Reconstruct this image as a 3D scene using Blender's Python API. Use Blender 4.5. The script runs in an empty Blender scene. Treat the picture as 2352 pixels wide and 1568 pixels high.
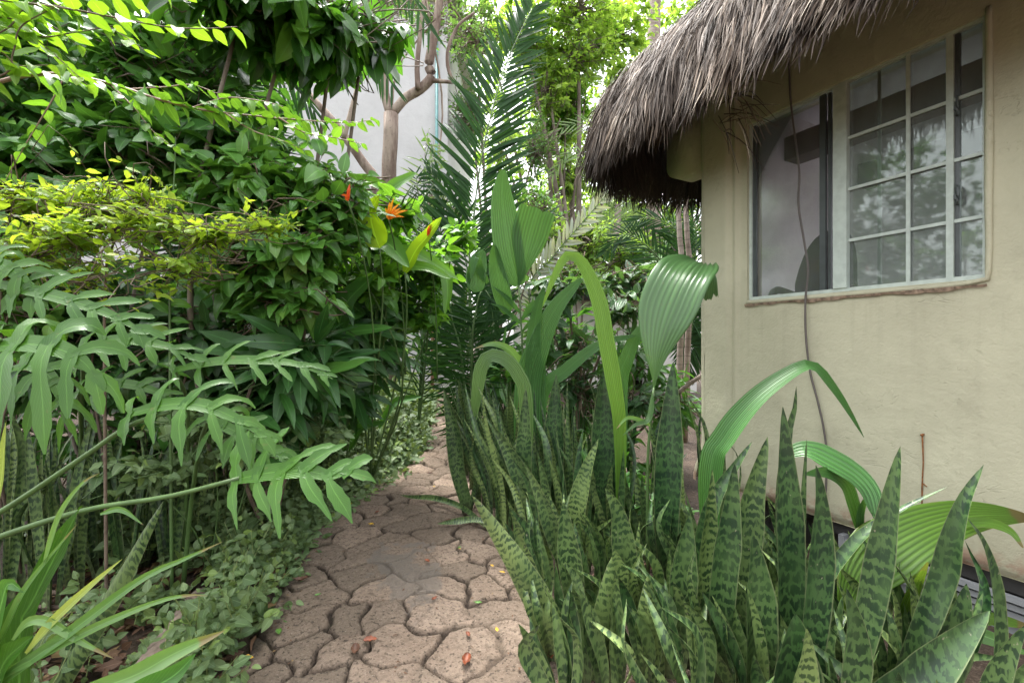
import bpy, math, random
import numpy as np
from mathutils import Vector

random.seed(7)
rng = np.random.default_rng(7)
SC = bpy.context.scene
COL = SC.collection
rad = math.radians

# ------------------------------------------------------------------ camera, sky, sun, exposure
EYE = 1.4                      # eye height in metres
F = 1045.0                     # focal length in the pixels of a 2352 px wide picture
HX, HY = 1176.0, 790.0         # principal column and horizon row in those pixels
cd = bpy.data.cameras.new('camera'); cam = bpy.data.objects.new('camera', cd); COL.objects.link(cam)
cam.location = (0, 0, EYE); cam.rotation_euler = (rad(90), 0, 0)
cd.sensor_width = 36; cd.lens = 36 * F / 2352; cd.shift_y = 6 / 2352
cd.clip_start = 0.05; cd.clip_end = 800
SC.camera = cam
SUN_EL, SUN_AZ = rad(66), rad(-35)      # azimuth from +Y (ahead), negative = to the left
w = bpy.data.worlds.new('World'); SC.world = w; w.use_nodes = True
nt = w.node_tree; bg = nt.nodes['Background']
sky = nt.nodes.new('ShaderNodeTexSky'); sky.sky_type = 'NISHITA'; sky.sun_disc = False
sky.sun_elevation = SUN_EL; sky.sun_rotation = SUN_AZ; sky.dust_density = 4; sky.air_density = 1.0
hsv = nt.nodes.new('ShaderNodeHueSaturation'); hsv.inputs['Saturation'].default_value = 0.15   # overcast: grey-white sky
nt.links.new(sky.outputs[0], hsv.inputs['Color']); nt.links.new(hsv.outputs[0], bg.inputs[0])
bg.inputs[1].default_value = 0.15
sd = bpy.data.lights.new('sun', 'SUN'); sd.energy = 1.3; sd.angle = rad(22); sd.color = (1, .965, .9)
so = bpy.data.objects.new('sun', sd); COL.objects.link(so)
sv = Vector((math.sin(SUN_AZ) * math.cos(SUN_EL), math.cos(SUN_AZ) * math.cos(SUN_EL), math.sin(SUN_EL)))
so.rotation_euler = sv.to_track_quat('Z', 'Y').to_euler()
SC.view_settings.view_transform = 'Standard'; SC.view_settings.look = 'None'
SC.view_settings.exposure = 2.55; SC.view_settings.gamma = 1
SC.cycles.use_denoising = True
SC.cycles.max_bounces = 7; SC.cycles.diffuse_bounces = 4; SC.cycles.glossy_bounces = 3
SC.cycles.transmission_bounces = 4; SC.cycles.transparent_max_bounces = 8
SC.cycles.caustics_reflective = False; SC.cycles.caustics_refractive = False
SC.cycles.sample_clamp_indirect = 6

# ------------------------------------------------------------------ small maths
def V3(*a): return np.array(a, float)
def nrm(a):
    a = np.asarray(a, float); return a / np.maximum(np.linalg.norm(a, axis=-1, keepdims=True), 1e-9)
def at(px, py, Y): return V3((px - HX) / F * Y, Y, EYE - (py - HY) / F * Y)
def sstep(a, b, x):
    t = np.clip((x - a) / (b - a), 0, 1); return t * t * (3 - 2 * t)
def gz(x, y):                                   # height of the ground
    return 0.42 * sstep(4.0, 10.5, np.asarray(y, float)) + 0 * np.asarray(x, float)
def on_ground(px, py):
    Y = EYE * F / max(py - HY, 20)
    for _ in range(30): Y = .5 * Y + .5 * (EYE - float(gz(0, Y))) * F / max(py - HY, 20)
    p = at(px, py, Y); p[2] = float(gz(p[0], p[1])); return p
_LAT = np.random.default_rng(3).random((4, 64, 64))
def vnoise(x, y, k=0):
    x = np.asarray(x, float); y = np.asarray(y, float)
    xi = np.floor(x).astype(int); yi = np.floor(y).astype(int); fx = x - xi; fy = y - yi
    fx = fx * fx * (3 - 2 * fx); fy = fy * fy * (3 - 2 * fy); L = _LAT[k]
    a = L[xi % 64, yi % 64]; b = L[(xi + 1) % 64, yi % 64]; c = L[xi % 64, (yi + 1) % 64]; d = L[(xi + 1) % 64, (yi + 1) % 64]
    return (a * (1 - fx) + b * fx) * (1 - fy) + (c * (1 - fx) + d * fx) * fy
def fbm(x, y, k=0): return vnoise(x, y, k) * .5 + vnoise(x * 2.1, y * 2.1, (k + 1) % 4) * .28 + vnoise(x * 4.3, y * 4.3, (k + 2) % 4) * .22
def catmull(P, n):
    P = np.asarray(P, float)
    if len(P) == 2: return P[0] + (P[1] - P[0]) * np.linspace(0, 1, n)[:, None]
    Q = np.vstack([2 * P[0] - P[1], P, 2 * P[-1] - P[-2]])
    ln = np.r_[0, np.cumsum(np.linalg.norm(np.diff(P, axis=0), axis=1))]
    u = np.linspace(0, ln[-1], n); i = np.clip(np.searchsorted(ln, u, 'right') - 1, 0, len(P) - 2)
    t = ((u - ln[i]) / np.maximum(ln[i + 1] - ln[i], 1e-9))[:, None]
    a, b, c, d = Q[i], Q[i + 1], Q[i + 2], Q[i + 3]
    return .5 * (2 * b + (c - a) * t + (2 * a - 5 * b + 4 * c - d) * t ** 2 + (3 * b - a - 3 * c + d) * t ** 3)

# ------------------------------------------------------------------ mesh builder
class MB:
    def __init__(s): s.v = []; s.q = []; s.t = []; s.uv = []; s.r = []; s.n = 0
    def add(s, v, quads=None, tris=None, uv=None, r=0.5):
        v = np.asarray(v, float).reshape(-1, 3); k = len(v)
        if quads is not None and len(quads): s.q.append(np.asarray(quads, int).reshape(-1, 4) + s.n)
        if tris is not None and len(tris): s.t.append(np.asarray(tris, int).reshape(-1, 3) + s.n)
        s.v.append(v); s.uv.append(np.zeros((k, 2)) if uv is None else np.asarray(uv, float).reshape(-1, 2))
        s.r.append(np.broadcast_to(np.asarray(r, float), (k,)).copy()); s.n += k
    def box(s, lo, hi, fr=None, r=.5):
        lo = np.asarray(lo, float); hi = np.asarray(hi, float)
        c = np.array([[(lo, hi)[i][0], (lo, hi)[j][1], (lo, hi)[k][2]] for i in (0, 1) for j in (0, 1) for k in (0, 1)])
        if fr is not None: c = np.array([fr(*p) for p in c])
        s.add(c, [[0, 1, 3, 2], [4, 6, 7, 5], [0, 4, 5, 1], [2, 3, 7, 6], [0, 2, 6, 4], [1, 5, 7, 3]], r=r)
    def tube(s, P, R0, sides=6, n=None, r=.5, cap=True):
        P = np.asarray(P, float)
        Q = catmull(P, n) if n else P
        m = len(Q); Rr = np.interp(np.linspace(0, 1, m), np.linspace(0, 1, np.size(R0)), np.atleast_1d(np.asarray(R0, float)))
        T = nrm(np.gradient(Q, axis=0)); ref = V3(0, 0, 1) if abs(T[0][2]) < .85 else V3(1, 0, 0)
        A = nrm(np.cross(T, ref)); B = np.cross(T, A); th = np.arange(sides) * 2 * math.pi / sides
        v = Q[:, None] + (A[:, None] * np.cos(th)[None, :, None] + B[:, None] * np.sin(th)[None, :, None]) * Rr[:, None, None]
        i = np.arange(m - 1)[:, None] * sides; j = np.arange(sides)[None]; k = (j + 1) % sides
        q = np.stack([i + j, i + k, i + sides + k, i + sides + j], -1).reshape(-1, 4)
        L = np.r_[0, np.cumsum(np.linalg.norm(np.diff(Q, axis=0), axis=1))]
        uv = np.stack([np.broadcast_to(th / 6.283, (m, sides)), np.broadcast_to(L[:, None], (m, sides))], -1)
        t = []
        if cap:
            t = [[0, b + 1, b] for b in range(1, sides - 1)] + [[(m - 1) * sides, (m - 1) * sides + b, (m - 1) * sides + b + 1] for b in range(1, sides - 1)]
        s.add(v.reshape(-1, 3), q, t, uv.reshape(-1, 2), r)
    def grid(s, G, uv=None, r=.5):
        m, n = G.shape[:2]; i = np.arange(m - 1)[:, None] * n; j = np.arange(n - 1)[None]
        q = np.stack([i + j, i + j + 1, i + n + j + 1, i + n + j], -1).reshape(-1, 4)
        if uv is None: uv = np.stack(np.meshgrid(np.linspace(0, 1, m), np.linspace(0, 1, n), indexing='ij'), -1)
        s.add(G.reshape(-1, 3), q, None, uv.reshape(-1, 2), r if np.size(r) == 1 else np.asarray(r).reshape(-1))
    def build(s, name, mat, parent=None, smooth=True):
        me = bpy.data.meshes.new(name); v = np.vstack(s.v)
        if parent is not None:
            o = V3(0, 0, 0); p = parent
            while p is not None: o = o + np.array(p.location); p = p.parent
            v = v - o
        q = np.vstack(s.q) if s.q else np.zeros((0, 4), int); t = np.vstack(s.t) if s.t else np.zeros((0, 3), int)
        lv = np.r_[q.ravel(), t.ravel()].astype(np.int32)
        me.vertices.add(len(v)); me.vertices.foreach_set('co', v.astype(np.float32).ravel())
        me.loops.add(len(lv)); me.loops.foreach_set('vertex_index', lv)
        st = np.r_[np.arange(len(q)) * 4, len(q) * 4 + np.arange(len(t)) * 3].astype(np.int32)
        me.polygons.add(len(st)); me.polygons.foreach_set('loop_start', st)
        me.polygons.foreach_set('loop_total', np.r_[np.full(len(q), 4), np.full(len(t), 3)].astype(np.int32))
        me.update(calc_edges=True)
        me.polygons.foreach_set('use_smooth', np.full(len(st), bool(smooth)))
        u = me.uv_layers.new(name='UVMap'); uv = np.vstack(s.uv)[lv]; u.data.foreach_set('uv', uv.astype(np.float32).ravel())
        a = me.attributes.new('rnd', 'FLOAT', 'POINT'); a.data.foreach_set('value', np.concatenate(s.r).astype(np.float32))
        if not s.uv or True: me.validate(clean_customdata=False)
        me.materials.append(mat)
        ob = bpy.data.objects.new(name, me); COL.objects.link(ob)
        if parent is not None: ob.parent = parent
        return ob

def tag(o, label=None, cat=None, group=None, kind=None):
    if label: o['label'] = label
    if cat: o['category'] = cat
    if group: o['group'] = group
    if kind: o['kind'] = kind
    return o
def thing(name, label, cat, loc=(0, 0, 0), group=None):
    o = bpy.data.objects.new(name, None); COL.objects.link(o); o.location = [float(c) for c in loc]; o.empty_display_size = .1
    return tag(o, label, cat, group)

# ------------------------------------------------------------------ materials
def new_mat(name):
    m = bpy.data.materials.new(name); m.use_nodes = True; return m, m.node_tree, m.node_tree.nodes['Principled BSDF']
class NT:
    def __init__(s, nt): s.nt = nt
    def n(s, typ, **kw):
        x = s.nt.nodes.new(typ)
        for k, v in kw.items(): setattr(x, k, v)
        return x
    def l(s, a, b): s.nt.links.new(a, b)
    def val(s, sock, v):
        if hasattr(v, 'is_output') or isinstance(v, bpy.types.NodeSocket): s.l(v, sock)
        else: sock.default_value = v
    def math(s, op, a, b=0.0, c=None, clamp=False):
        x = s.n('ShaderNodeMath', operation=op); x.use_clamp = clamp
        s.val(x.inputs[0], a); s.val(x.inputs[1], b)
        if c is not None: s.val(x.inputs[2], c)
        return x.outputs[0]
    def mix(s, f, a, b, bt='MIX'):
        x = s.n('ShaderNodeMix', data_type='RGBA', blend_type=bt)
        s.val(x.inputs[0], f)
        for k, c in ((6, a), (7, b)):
            if isinstance(c, tuple): x.inputs[k].default_value = (*c[:3], 1)
            else: s.l(c, x.inputs[k])
        return x.outputs[2]
    def ss(s, v, lo, hi, a=0., b=1.):
        x = s.n('ShaderNodeMapRange', interpolation_type='SMOOTHSTEP'); s.val(x.inputs[0], v)
        for k, c in zip((1, 2, 3, 4), (lo, hi, a, b)): s.val(x.inputs[k], c)
        return x.outputs[0]
    def noise(s, scale, detail=3, vec=None, rough=.55, dist=0.):
        x = s.n('ShaderNodeTexNoise'); x.inputs['Scale'].default_value = scale; x.inputs['Detail'].default_value = detail
        x.inputs['Roughness'].default_value = rough; x.inputs['Distortion'].default_value = dist
        if vec is not None: s.l(vec, x.inputs['Vector'])
        return x.outputs[0]
    def obj(s): return s.n('ShaderNodeTexCoord').outputs['Object']
    def uv(s):
        x = s.n('ShaderNodeSeparateXYZ'); s.l(s.n('ShaderNodeTexCoord').outputs['UV'], x.inputs[0]); return x.outputs[0], x.outputs[1]
    def rnd(s, name='rnd'):
        x = s.n('ShaderNodeAttribute'); x.attribute_name = name; return x.outputs['Fac']
    def bump(s, h, strength=.3, dist=.01):
        x = s.n('ShaderNodeBump'); x.inputs['Strength'].default_value = strength; x.inputs['Distance'].default_value = dist
        s.l(h, x.inputs['Height']); return x.outputs[0]
    def scale(s, vec, v):
        x = s.n('ShaderNodeVectorMath', operation='MULTIPLY'); s.l(vec, x.inputs[0]); x.inputs[1].default_value = v; return x.outputs[0]

def leaf_mat(name, c1, c2, c3=None, rough=.38, transl=.28, veins=26., midrib=.5, spec=.5, pleats=0., blemish=.15, tcol=None, tip=.0):
    """leaf: colour between c1 and c2 by leaf, midrib and side veins along its uv (u = along, v = across)"""
    m, nt, b = new_mat(name); N = NT(nt); u, v = N.uv(); r = N.rnd()
    col = N.mix(N.ss(r, 0., 1.), c1, c2)
    if c3: col = N.mix(N.ss(r, .82, .98), col, c3)
    d = N.math('ABSOLUTE', N.math('SUBTRACT', v, .5))
    nz = N.noise(6, 3, N.obj()); col = N.mix(N.math('MULTIPLY', N.ss(nz, .35, .7), .45), col, N.mix(.5, col, c2))
    h = None
    if veins:
        ph = N.math('SUBTRACT', N.math('MULTIPLY', u, veins), N.math('MULTIPLY', d, veins * .55))
        vn = N.ss(N.math('ABSOLUTE', N.math('SUBTRACT', N.math('FRACT', ph), .5)), .0, .16, 1., 0.)
        col = N.mix(N.math('MULTIPLY', vn, .16), col, tuple(min(1, c * 2 + .02) for c in c2)); h = vn
    if pleats:
        pv = N.ss(N.math('ABSOLUTE', N.math('SUBTRACT', N.math('FRACT', N.math('MULTIPLY', v, pleats)), .5)), .0, .5)
        col = N.mix(N.math('MULTIPLY', pv, .62), col, tuple(c * .5 for c in c1)); h = pv  # fold shading painted in as darker stripes between pleats
    if midrib:
        mr = N.ss(d, .012, .045, 1., 0.)
        col = N.mix(N.math('MULTIPLY', mr, midrib), col, tuple(min(1, c * 2.2 + .03) for c in c2))
    if blemish:
        bz = N.noise(38, 2, N.obj()); col = N.mix(N.math('MULTIPLY', N.ss(bz, .66, .74), blemish * 2), col, (.17, .13, .05))
    if tip: tz = N.noise(14, 3, N.obj()); col = N.mix(N.math('MULTIPLY', N.ss(N.math('ADD', u, N.math('MULTIPLY', N.math('ADD', tz, r), .12)), 1.03 - tip, 1.06 - tip), .9), col, (.20, .14, .06)); eg = N.math('MULTIPLY', N.ss(d, .44, .5), N.ss(tz, .5, .6)); col = N.mix(N.math('MULTIPLY', eg, .5), col, (.20, .15, .06))
    nt.links.new(col, b.inputs['Base Color']); b.inputs['Roughness'].default_value = rough
    b.inputs['Specular IOR Level'].default_value = spec
    if h is not None: nt.links.new(N.bump(h, .6 if pleats else .25, .004 if pleats else .002), b.inputs['Normal'])
    tr = N.n('ShaderNodeBsdfTranslucent')
    tc = N.mix(.55, col, tcol if tcol else (min(1, c2[0] * 2.6), min(1, c2[1] * 2.4), c2[2] * .8), 'MIX')
    nt.links.new(tc, tr.inputs[0])
    mx = N.n('ShaderNodeMixShader'); mx.inputs[0].default_value = transl
    nt.links.new(b.outputs[0], mx.inputs[1]); nt.links.new(tr.outputs[0], mx.inputs[2])
    nt.links.new(mx.outputs[0], nt.nodes['Material Output'].inputs[0])
    return m

def snake_mat():
    m, nt, b = new_mat('snake_plant_leaf'); N = NT(nt); u, v = N.uv(); r = N.rnd()
    o = N.obj()
    nz = N.noise(1, 3, N.scale(o, (26, 26, 11)), .6); n2 = N.noise(1, 2, N.scale(o, (60, 60, 26)))
    ph = N.math('ADD', N.math('MULTIPLY', u, N.math('MULTIPLY_ADD', r, 15., 17.)), N.math('ADD', N.math('MULTIPLY', nz, 2.3), N.math('MULTIPLY', n2, 1.0)))
    ph = N.math('ADD', ph, N.math('MULTIPLY', r, 31.))
    band = N.ss(N.math('ABSOLUTE', N.math('SUBTRACT', N.math('FRACT', ph), .5)), N.math('MULTIPLY_ADD', r, -.10, .26), N.math('MULTIPLY_ADD', r, -.08, .38), 1., 0.)
    brk = N.ss(N.noise(1, 2, N.scale(o, (75, 75, 14))), .36, .50); band = N.math('MULTIPLY', band, brk)
    patch = N.ss(N.noise(1, 2, N.scale(o, (9, 9, 5))), .30, .55)
    dk = N.mix(r, (.007, .027, .011), (.022, .056, .019))
    lt = N.mix(r, (.040, .104, .030), (.22, .30, .095))
    lt = N.mix(N.ss(N.noise(3.5, 2, o), .4, .7), lt, N.mix(.5, lt, dk))
    col = N.mix(N.math('MULTIPLY', band, N.math('MULTIPLY_ADD', patch, .5, .45)), lt, dk)
    col = N.mix(N.math('MULTIPLY', N.ss(N.noise(2.2, 4, o, .65), .45, .75), .25), col, (.115, .13, .065))
    d = N.math('ABSOLUTE', N.math('SUBTRACT', v, .5))
    col = N.mix(N.math('MULTIPLY', N.ss(d, .455, .49), .5), col, (.24, .27, .13))
    dirt = N.ss(N.noise(1, 3, N.scale(o, (70, 70, 40))), .68, .75); col = N.mix(N.math('MULTIPLY', dirt, .7), col, (.30, .27, .19))
    ti = N.ss(N.math('ADD', u, N.math('MULTIPLY', N.noise(25, 2, o), .05)), .985, 1.0)
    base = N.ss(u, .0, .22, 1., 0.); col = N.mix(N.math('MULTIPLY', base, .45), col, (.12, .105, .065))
    nt.links.new(col, b.inputs['Base Color']); b.inputs['Roughness'].default_value = .42
    nt.links.new(N.bump(N.noise(1, 2, N.scale(o, (120, 120, 20))), .18, .003), b.inputs['Normal'])
    return m

def bark_mat(name, c1, c2, scale=9., zs=.35, bump=.5, bands=0.):
    m, nt, b = new_mat(name); N = NT(nt); o = N.obj()
    n1 = N.noise(scale, 5, N.scale(o, (1, 1, zs)), .65); n2 = N.noise(scale * 4, 3, o)
    col = N.mix(N.ss(n1, .38, .62), c1, c2); col = N.mix(N.math('MULTIPLY', N.ss(n2, .55, .7), .35), col, tuple(c * .5 for c in c1))
    h = N.math('ADD', n1, N.math('MULTIPLY', n2, .4))
    if bands:
        u, v = N.uv(); fr = N.ss(N.math('ABSOLUTE', N.math('SUBTRACT', N.math('FRACT', N.math('ADD', N.math('MULTIPLY', v, bands), N.math('MULTIPLY', n1, .5))), .5)), .38, .5)
        col = N.mix(N.math('MULTIPLY', fr, .6), col, tuple(c * .45 for c in c1))
    nt.links.new(col, b.inputs['Base Color']); b.inputs['Roughness'].default_value = .85
    nt.links.new(N.bump(h, bump, .02), b.inputs['Normal']); return m

def plain_mat(name, c, rough=.6, var=.15, scale=12., metal=0., bump=.0):
    m, nt, b = new_mat(name); N = NT(nt); o = N.obj()
    n1 = N.noise(scale, 4, o); col = N.mix(N.ss(n1, .3, .7), tuple(x * (1 - var) for x in c), tuple(min(1, x * (1 + var)) for x in c))
    nt.links.new(col, b.inputs['Base Color']); b.inputs['Roughness'].default_value = rough; b.inputs['Metallic'].default_value = metal
    if bump: nt.links.new(N.bump(n1, bump, .01), b.inputs['Normal'])
    return m

def plaster_mat(name, c1, c2, stain, skirt=None):
    """hand-trowelled plaster; skirt = (z0, z1, colour): bare patchy render along the bottom edge"""
    m, nt, b = new_mat(name); N = NT(nt); o = N.obj()
    g = N.n('ShaderNodeNewGeometry'); sp = N.n('ShaderNodeSeparateXYZ'); nt.links.new(g.outputs['Position'], sp.inputs[0]); z = sp.outputs[2]
    n1 = N.noise(1.3, 5, g.outputs['Position'], .6); n2 = N.noise(9, 5, g.outputs['Position'], .65); n3 = N.noise(70, 3, g.outputs['Position'])
    col = N.mix(N.ss(n1, .3, .7), c1, c2); col = N.mix(N.math('MULTIPLY', N.ss(n2, .52, .75), .30), col, stain)
    streak = N.noise(1, 4, N.scale(g.outputs['Position'], (7, 7, .5)), .6)
    col = N.mix(N.math('MULTIPLY', N.ss(streak, .56, .72), .16), col, stain)
    if skirt:
        dr = N.math('MULTIPLY', N.ss(N.noise(1, 3, N.scale(g.outputs['Position'], (22, 22, 1.1)), .6), .52, .68), N.math('MULTIPLY', N.ss(z, .9, 1.66), N.ss(z, 1.73, 1.70))); col = N.mix(N.math('MULTIPLY', dr, .10), col, (.20, .17, .12))
        mud = N.ss(N.math('ADD', z, N.math('MULTIPLY', n2, .5)), .45, .85, 1., 0.); col = N.mix(N.math('MULTIPLY', mud, .28), col, (.24, .19, .13))
        zz = N.math('ADD', z, N.math('MULTIPLY', N.math('SUBTRACT', n2, .5), .22))
        f = N.ss(zz, skirt[0], skirt[1], 1., 0.); col = N.mix(N.math('MULTIPLY', f, .85), col, N.mix(N.ss(n2, .45, .6), skirt[2], c2))
    wv = N.noise(1, 3, N.scale(g.outputs['Position'], (5, 5, 9)), .6, .8)
    h = N.math('ADD', N.math('ADD', N.math('MULTIPLY', n2, .8), N.math('MULTIPLY', n3, .16)), N.math('MULTIPLY', wv, .22))
    cr = N.ss(N.math('ABSOLUTE', N.math('SUBTRACT', N.noise(1, 4, N.scale(g.outputs['Position'], (2.2, 2.2, 5)), .6, 1.2), .5)), .0, .008, 1., 0.); cr = N.math('MULTIPLY', cr, N.ss(N.noise(2.2, 2, g.outputs['Position']), .50, .62)); h = N.math('SUBTRACT', h, N.math('MULTIPLY', cr, .30)); col = N.mix(N.math('MULTIPLY', cr, .30), col, stain)
    nt.links.new(col, b.inputs['Base Color']); b.inputs['Roughness'].default_value = .82
    nt.links.new(N.bump(h, .40, .03), b.inputs['Normal']); return m

# ================================================================== GROUND AND PATH
def soil_mat():
    m, nt, b = new_mat('soil'); N = NT(nt); o = N.obj()
    n1 = N.noise(3, 5, o, .6); n2 = N.noise(40, 4, o, .7)
    col = N.mix(N.ss(n1, .3, .7), (.040, .026, .018), (.085, .058, .040)); col = N.mix(N.ss(n2, .5, .7), col, (.13, .095, .068))
    nt.links.new(col, b.inputs['Base Color']); b.inputs['Roughness'].default_value = .95
    nt.links.new(N.bump(N.math('ADD', n1, n2), .9, .03), b.inputs['Normal']); return m
def axis(dense_lo, dense_hi, step, far):
    a = list(np.arange(dense_lo, dense_hi + 1e-6, step)); d = step; hi = [dense_hi]; lo = [dense_lo]
    while hi[-1] < far: d *= 1.35; hi.append(hi[-1] + d)
    d = step
    while lo[-1] > -far: d *= 1.35; lo.append(lo[-1] - d)
    return np.array(lo[:0:-1] + a + hi[1:])
ax_, ay_ = axis(-5, 4, .12, 260), axis(0, 12, .12, 260)
X, Y = np.meshgrid(ax_, ay_, indexing='ij')
near = np.exp(-((X) ** 2 + (Y - 4) ** 2) / 60)
Z = gz(X, Y) - .02 + near * .05 * (fbm(X * 1.7, Y * 1.7) - .5)
g = MB(); g.grid(np.stack([X, Y, Z], -1)[::-1]); tag(g.build('ground', soil_mat()), kind='structure')

def path_mat():
    m, nt, b = new_mat('stamped_path'); N = NT(nt); gr = N.rnd('rnd'); o = N.obj(); u, v = N.uv()   # u: tint of the stone, v: wet patch
    n1 = N.noise(2.2, 4, o, .6); n2 = N.noise(28, 5, o, .7); n3 = N.noise(115, 4, o, .75)
    col = N.mix(N.ss(n1, .3, .7), (.315, .232, .172), (.41, .312, .237))
    col = N.mix(N.math('MULTIPLY', u, .75), col, (.155, .122, .09))
    col = N.mix(N.math('MULTIPLY', N.ss(n2, .42, .68), .55), col, (.13, .098, .074))
    col = N.mix(N.math('MULTIPLY', N.ss(n3, .58, .70), .6), col, (.52, .43, .35)); col = N.mix(N.math('MULTIPLY', N.ss(n3, .44, .32), .8), col, (.075, .058, .045))
    col = N.mix(N.math('MULTIPLY', v, N.ss(n2, .25, .7, .75, .35)), col, N.mix(N.ss(n2, .3, .7), (.125, .118, .108), (.18, .168, .15)))
    moss = N.math('MULTIPLY', N.ss(N.noise(6, 4, o), .5, .7), .55)
    col = N.mix(N.math('MULTIPLY', gr, .92), col, N.mix(moss, (.032, .022, .016), (.04, .045, .018)))
    nt.links.new(col, b.inputs['Base Color']); b.inputs['Specular IOR Level'].default_value = .3
    nt.links.new(N.ss(v, 0., 1., .9, .62), b.inputs['Roughness'])
    pit = N.ss(N.noise(60, 2, o), .34, .42); col = N.mix(N.math('MULTIPLY', N.math('SUBTRACT', 1., pit), N.math('SUBTRACT', .6, N.math('MULTIPLY', v, .5))), col, (.05, .04, .032)); nt.links.new(col, b.inputs['Base Color'])
    h = N.math('ADD', N.math('MULTIPLY', n2, .9), N.math('ADD', N.math('MULTIPLY', n3, 1.2), N.math('MULTIPLY', pit, .5)))
    nt.links.new(N.bump(h, .9, .014), b.inputs['Normal']); return m

_pk = np.array([on_ground(*p) for p in ((890, 1620), (935, 1500), (945, 1350), (940, 1215), (960, 1120), (990, 1030), (1000, 960), (1003, 915))])
def path_xc(y): return np.interp(y, np.r_[0, _pk[:, 1], 11.5], np.r_[_pk[0, 0] + .12, _pk[:, 0], _pk[-1, 0] - .15])
def path_hw(y): return np.interp(y, [0, 2, 4, 7, 10, 12], [.80, .74, .76, .64, .60, .60])

def stones(X, Y):
    wx = X + .055 * (fbm(X * 3, Y * 3, 0) - .5) * 2 + .022 * np.sin(Y * 23 + 2 * np.sin(X * 9)); wy = Y + .055 * (fbm(X * 3 + 9, Y * 3 + 5, 1) - .5) * 2 + .022 * np.sin(X * 21 + 1.5 * np.sin(Y * 8))
    sx, sy = .275, .24; r2 = np.random.default_rng(11)
    gx = np.arange(-3.2, 1.4, sx); gy = np.arange(.6, 12.5, sy)
    S = np.array([[x + (.5 * sx if j % 2 else 0) + r2.uniform(-.40, .40) * sx, y + r2.uniform(-.40, .40) * sy] for j, y in enumerate(gy) for x in gx])
    sh = X.shape; P = np.stack([wx.ravel(), wy.ravel()], -1); d1 = np.empty(len(P)); d2 = np.empty(len(P)); i1 = np.empty(len(P), int); i2 = i1.copy()
    order = np.argsort(P[:, 1])
    for a in range(0, len(P), 4000):
        idx = order[a:a + 4000]; p = P[idx]; m = np.where(np.abs(S[:, 1] - p[:, 1].mean()) < (np.ptp(p[:, 1]) / 2 + .9))[0]
        D = np.hypot(p[:, None, 0] - S[None, m, 0], p[:, None, 1] - S[None, m, 1]); k = np.argpartition(D, 1, axis=1)[:, :2]
        dd = np.take_along_axis(D, k, 1); sw = dd[:, 0] > dd[:, 1]; k[sw] = k[sw][:, ::-1]; dd[sw] = dd[sw][:, ::-1]
        d1[idx] = dd[:, 0]; d2[idx] = dd[:, 1]; i1[idx] = m[k[:, 0]]; i2[idx] = m[k[:, 1]]
    e = (d2 ** 2 - d1 ** 2) / (2 * np.maximum(np.linalg.norm(S[i1] - S[i2], axis=1), 1e-4))
    rs = np.random.default_rng(5).random((len(S), 3))
    return e.reshape(sh), rs[i1].reshape(sh + (3,)), (P - S[i1]).reshape(sh + (2,)), (i1 * 1009 + i2).reshape(sh)
ys = np.r_[np.arange(1.2, 4.2, .0085), np.arange(4.2, 11.2, .02)]; vs = np.linspace(-1, 1, 190)
Yp = np.repeat(ys[:, None], len(vs), 1)
wob = 1 + .07 * (fbm(Yp * 2.2, np.sign(vs)[None] * 7 + 20, 2) - .5) * 2
Xp = path_xc(Yp) + vs[None] * path_hw(Yp) * wob
e, rs, off, pair = stones(Xp, Yp); e = e + .007 * (fbm(Xp * 30, Yp * 30, 1) - .5) + .006 * (fbm(Xp * 70, Yp * 70, 2) - .5)
wet_c = on_ground(935, 1330); wet = np.hypot((Xp - wet_c[0] + .25 * (Yp - wet_c[1])) / .20, (Yp - wet_c[1]) / .42) + 1.7 * (fbm(Xp * 9, Yp * 9, 1) - .5)
wet = sstep(1.0, .7, wet)
gw = .005 + .0075 * fbm(Xp * 3, Yp * 3, 3) + .006 * (pair % 7 < 2)
closed = (1 - .85 * ((pair % 7) == 0)) * (1 - .5 * sstep(.60, .72, fbm(Xp * 1.3 + 5, Yp * 1.3, 1))) * (1 - .6 * wet)
groove = sstep(gw * 1.5, gw * .35, e) * closed
edge_fade = sstep(1.0, .93, np.abs(vs))[None] + 0 * Yp
z = gz(Xp, Yp) + .035 - .029 * groove - .005 * sstep(.035, .0, e) * closed
z += (1 - wet) * ((rs[..., 0] - .5) * .012 + off[..., 0] * (rs[..., 1] - .5) * .06 + off[..., 1] * (rs[..., 2] - .5) * .06)
z += .012 * (fbm(Xp * 9, Yp * 9, 2) - .5) + (.009 * (fbm(Xp * 33, Yp * 33, 0) - .5) + .007 * (fbm(Xp * 75, Yp * 75, 1) - .5)) * (1 - .7 * wet)
z = z * edge_fade + (gz(Xp, Yp) - .06) * (1 - edge_fade)
edge_n = np.abs(vs)[None] + .22 * (fbm(Xp * 7, Yp * 7, 3) - .5); groove = np.maximum(groove, .95 * sstep(.84, .97, edge_n))
pm = MB(); pm.grid(np.stack([Xp, Yp, z], -1), np.stack([rs[..., 1], wet], -1), groove)
PATH = pm.build('path', path_mat()); PATH.data.flip_normals(); tag(PATH, kind='structure')
def path_z(x, y): return float(gz(x, y)) + .045

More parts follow.
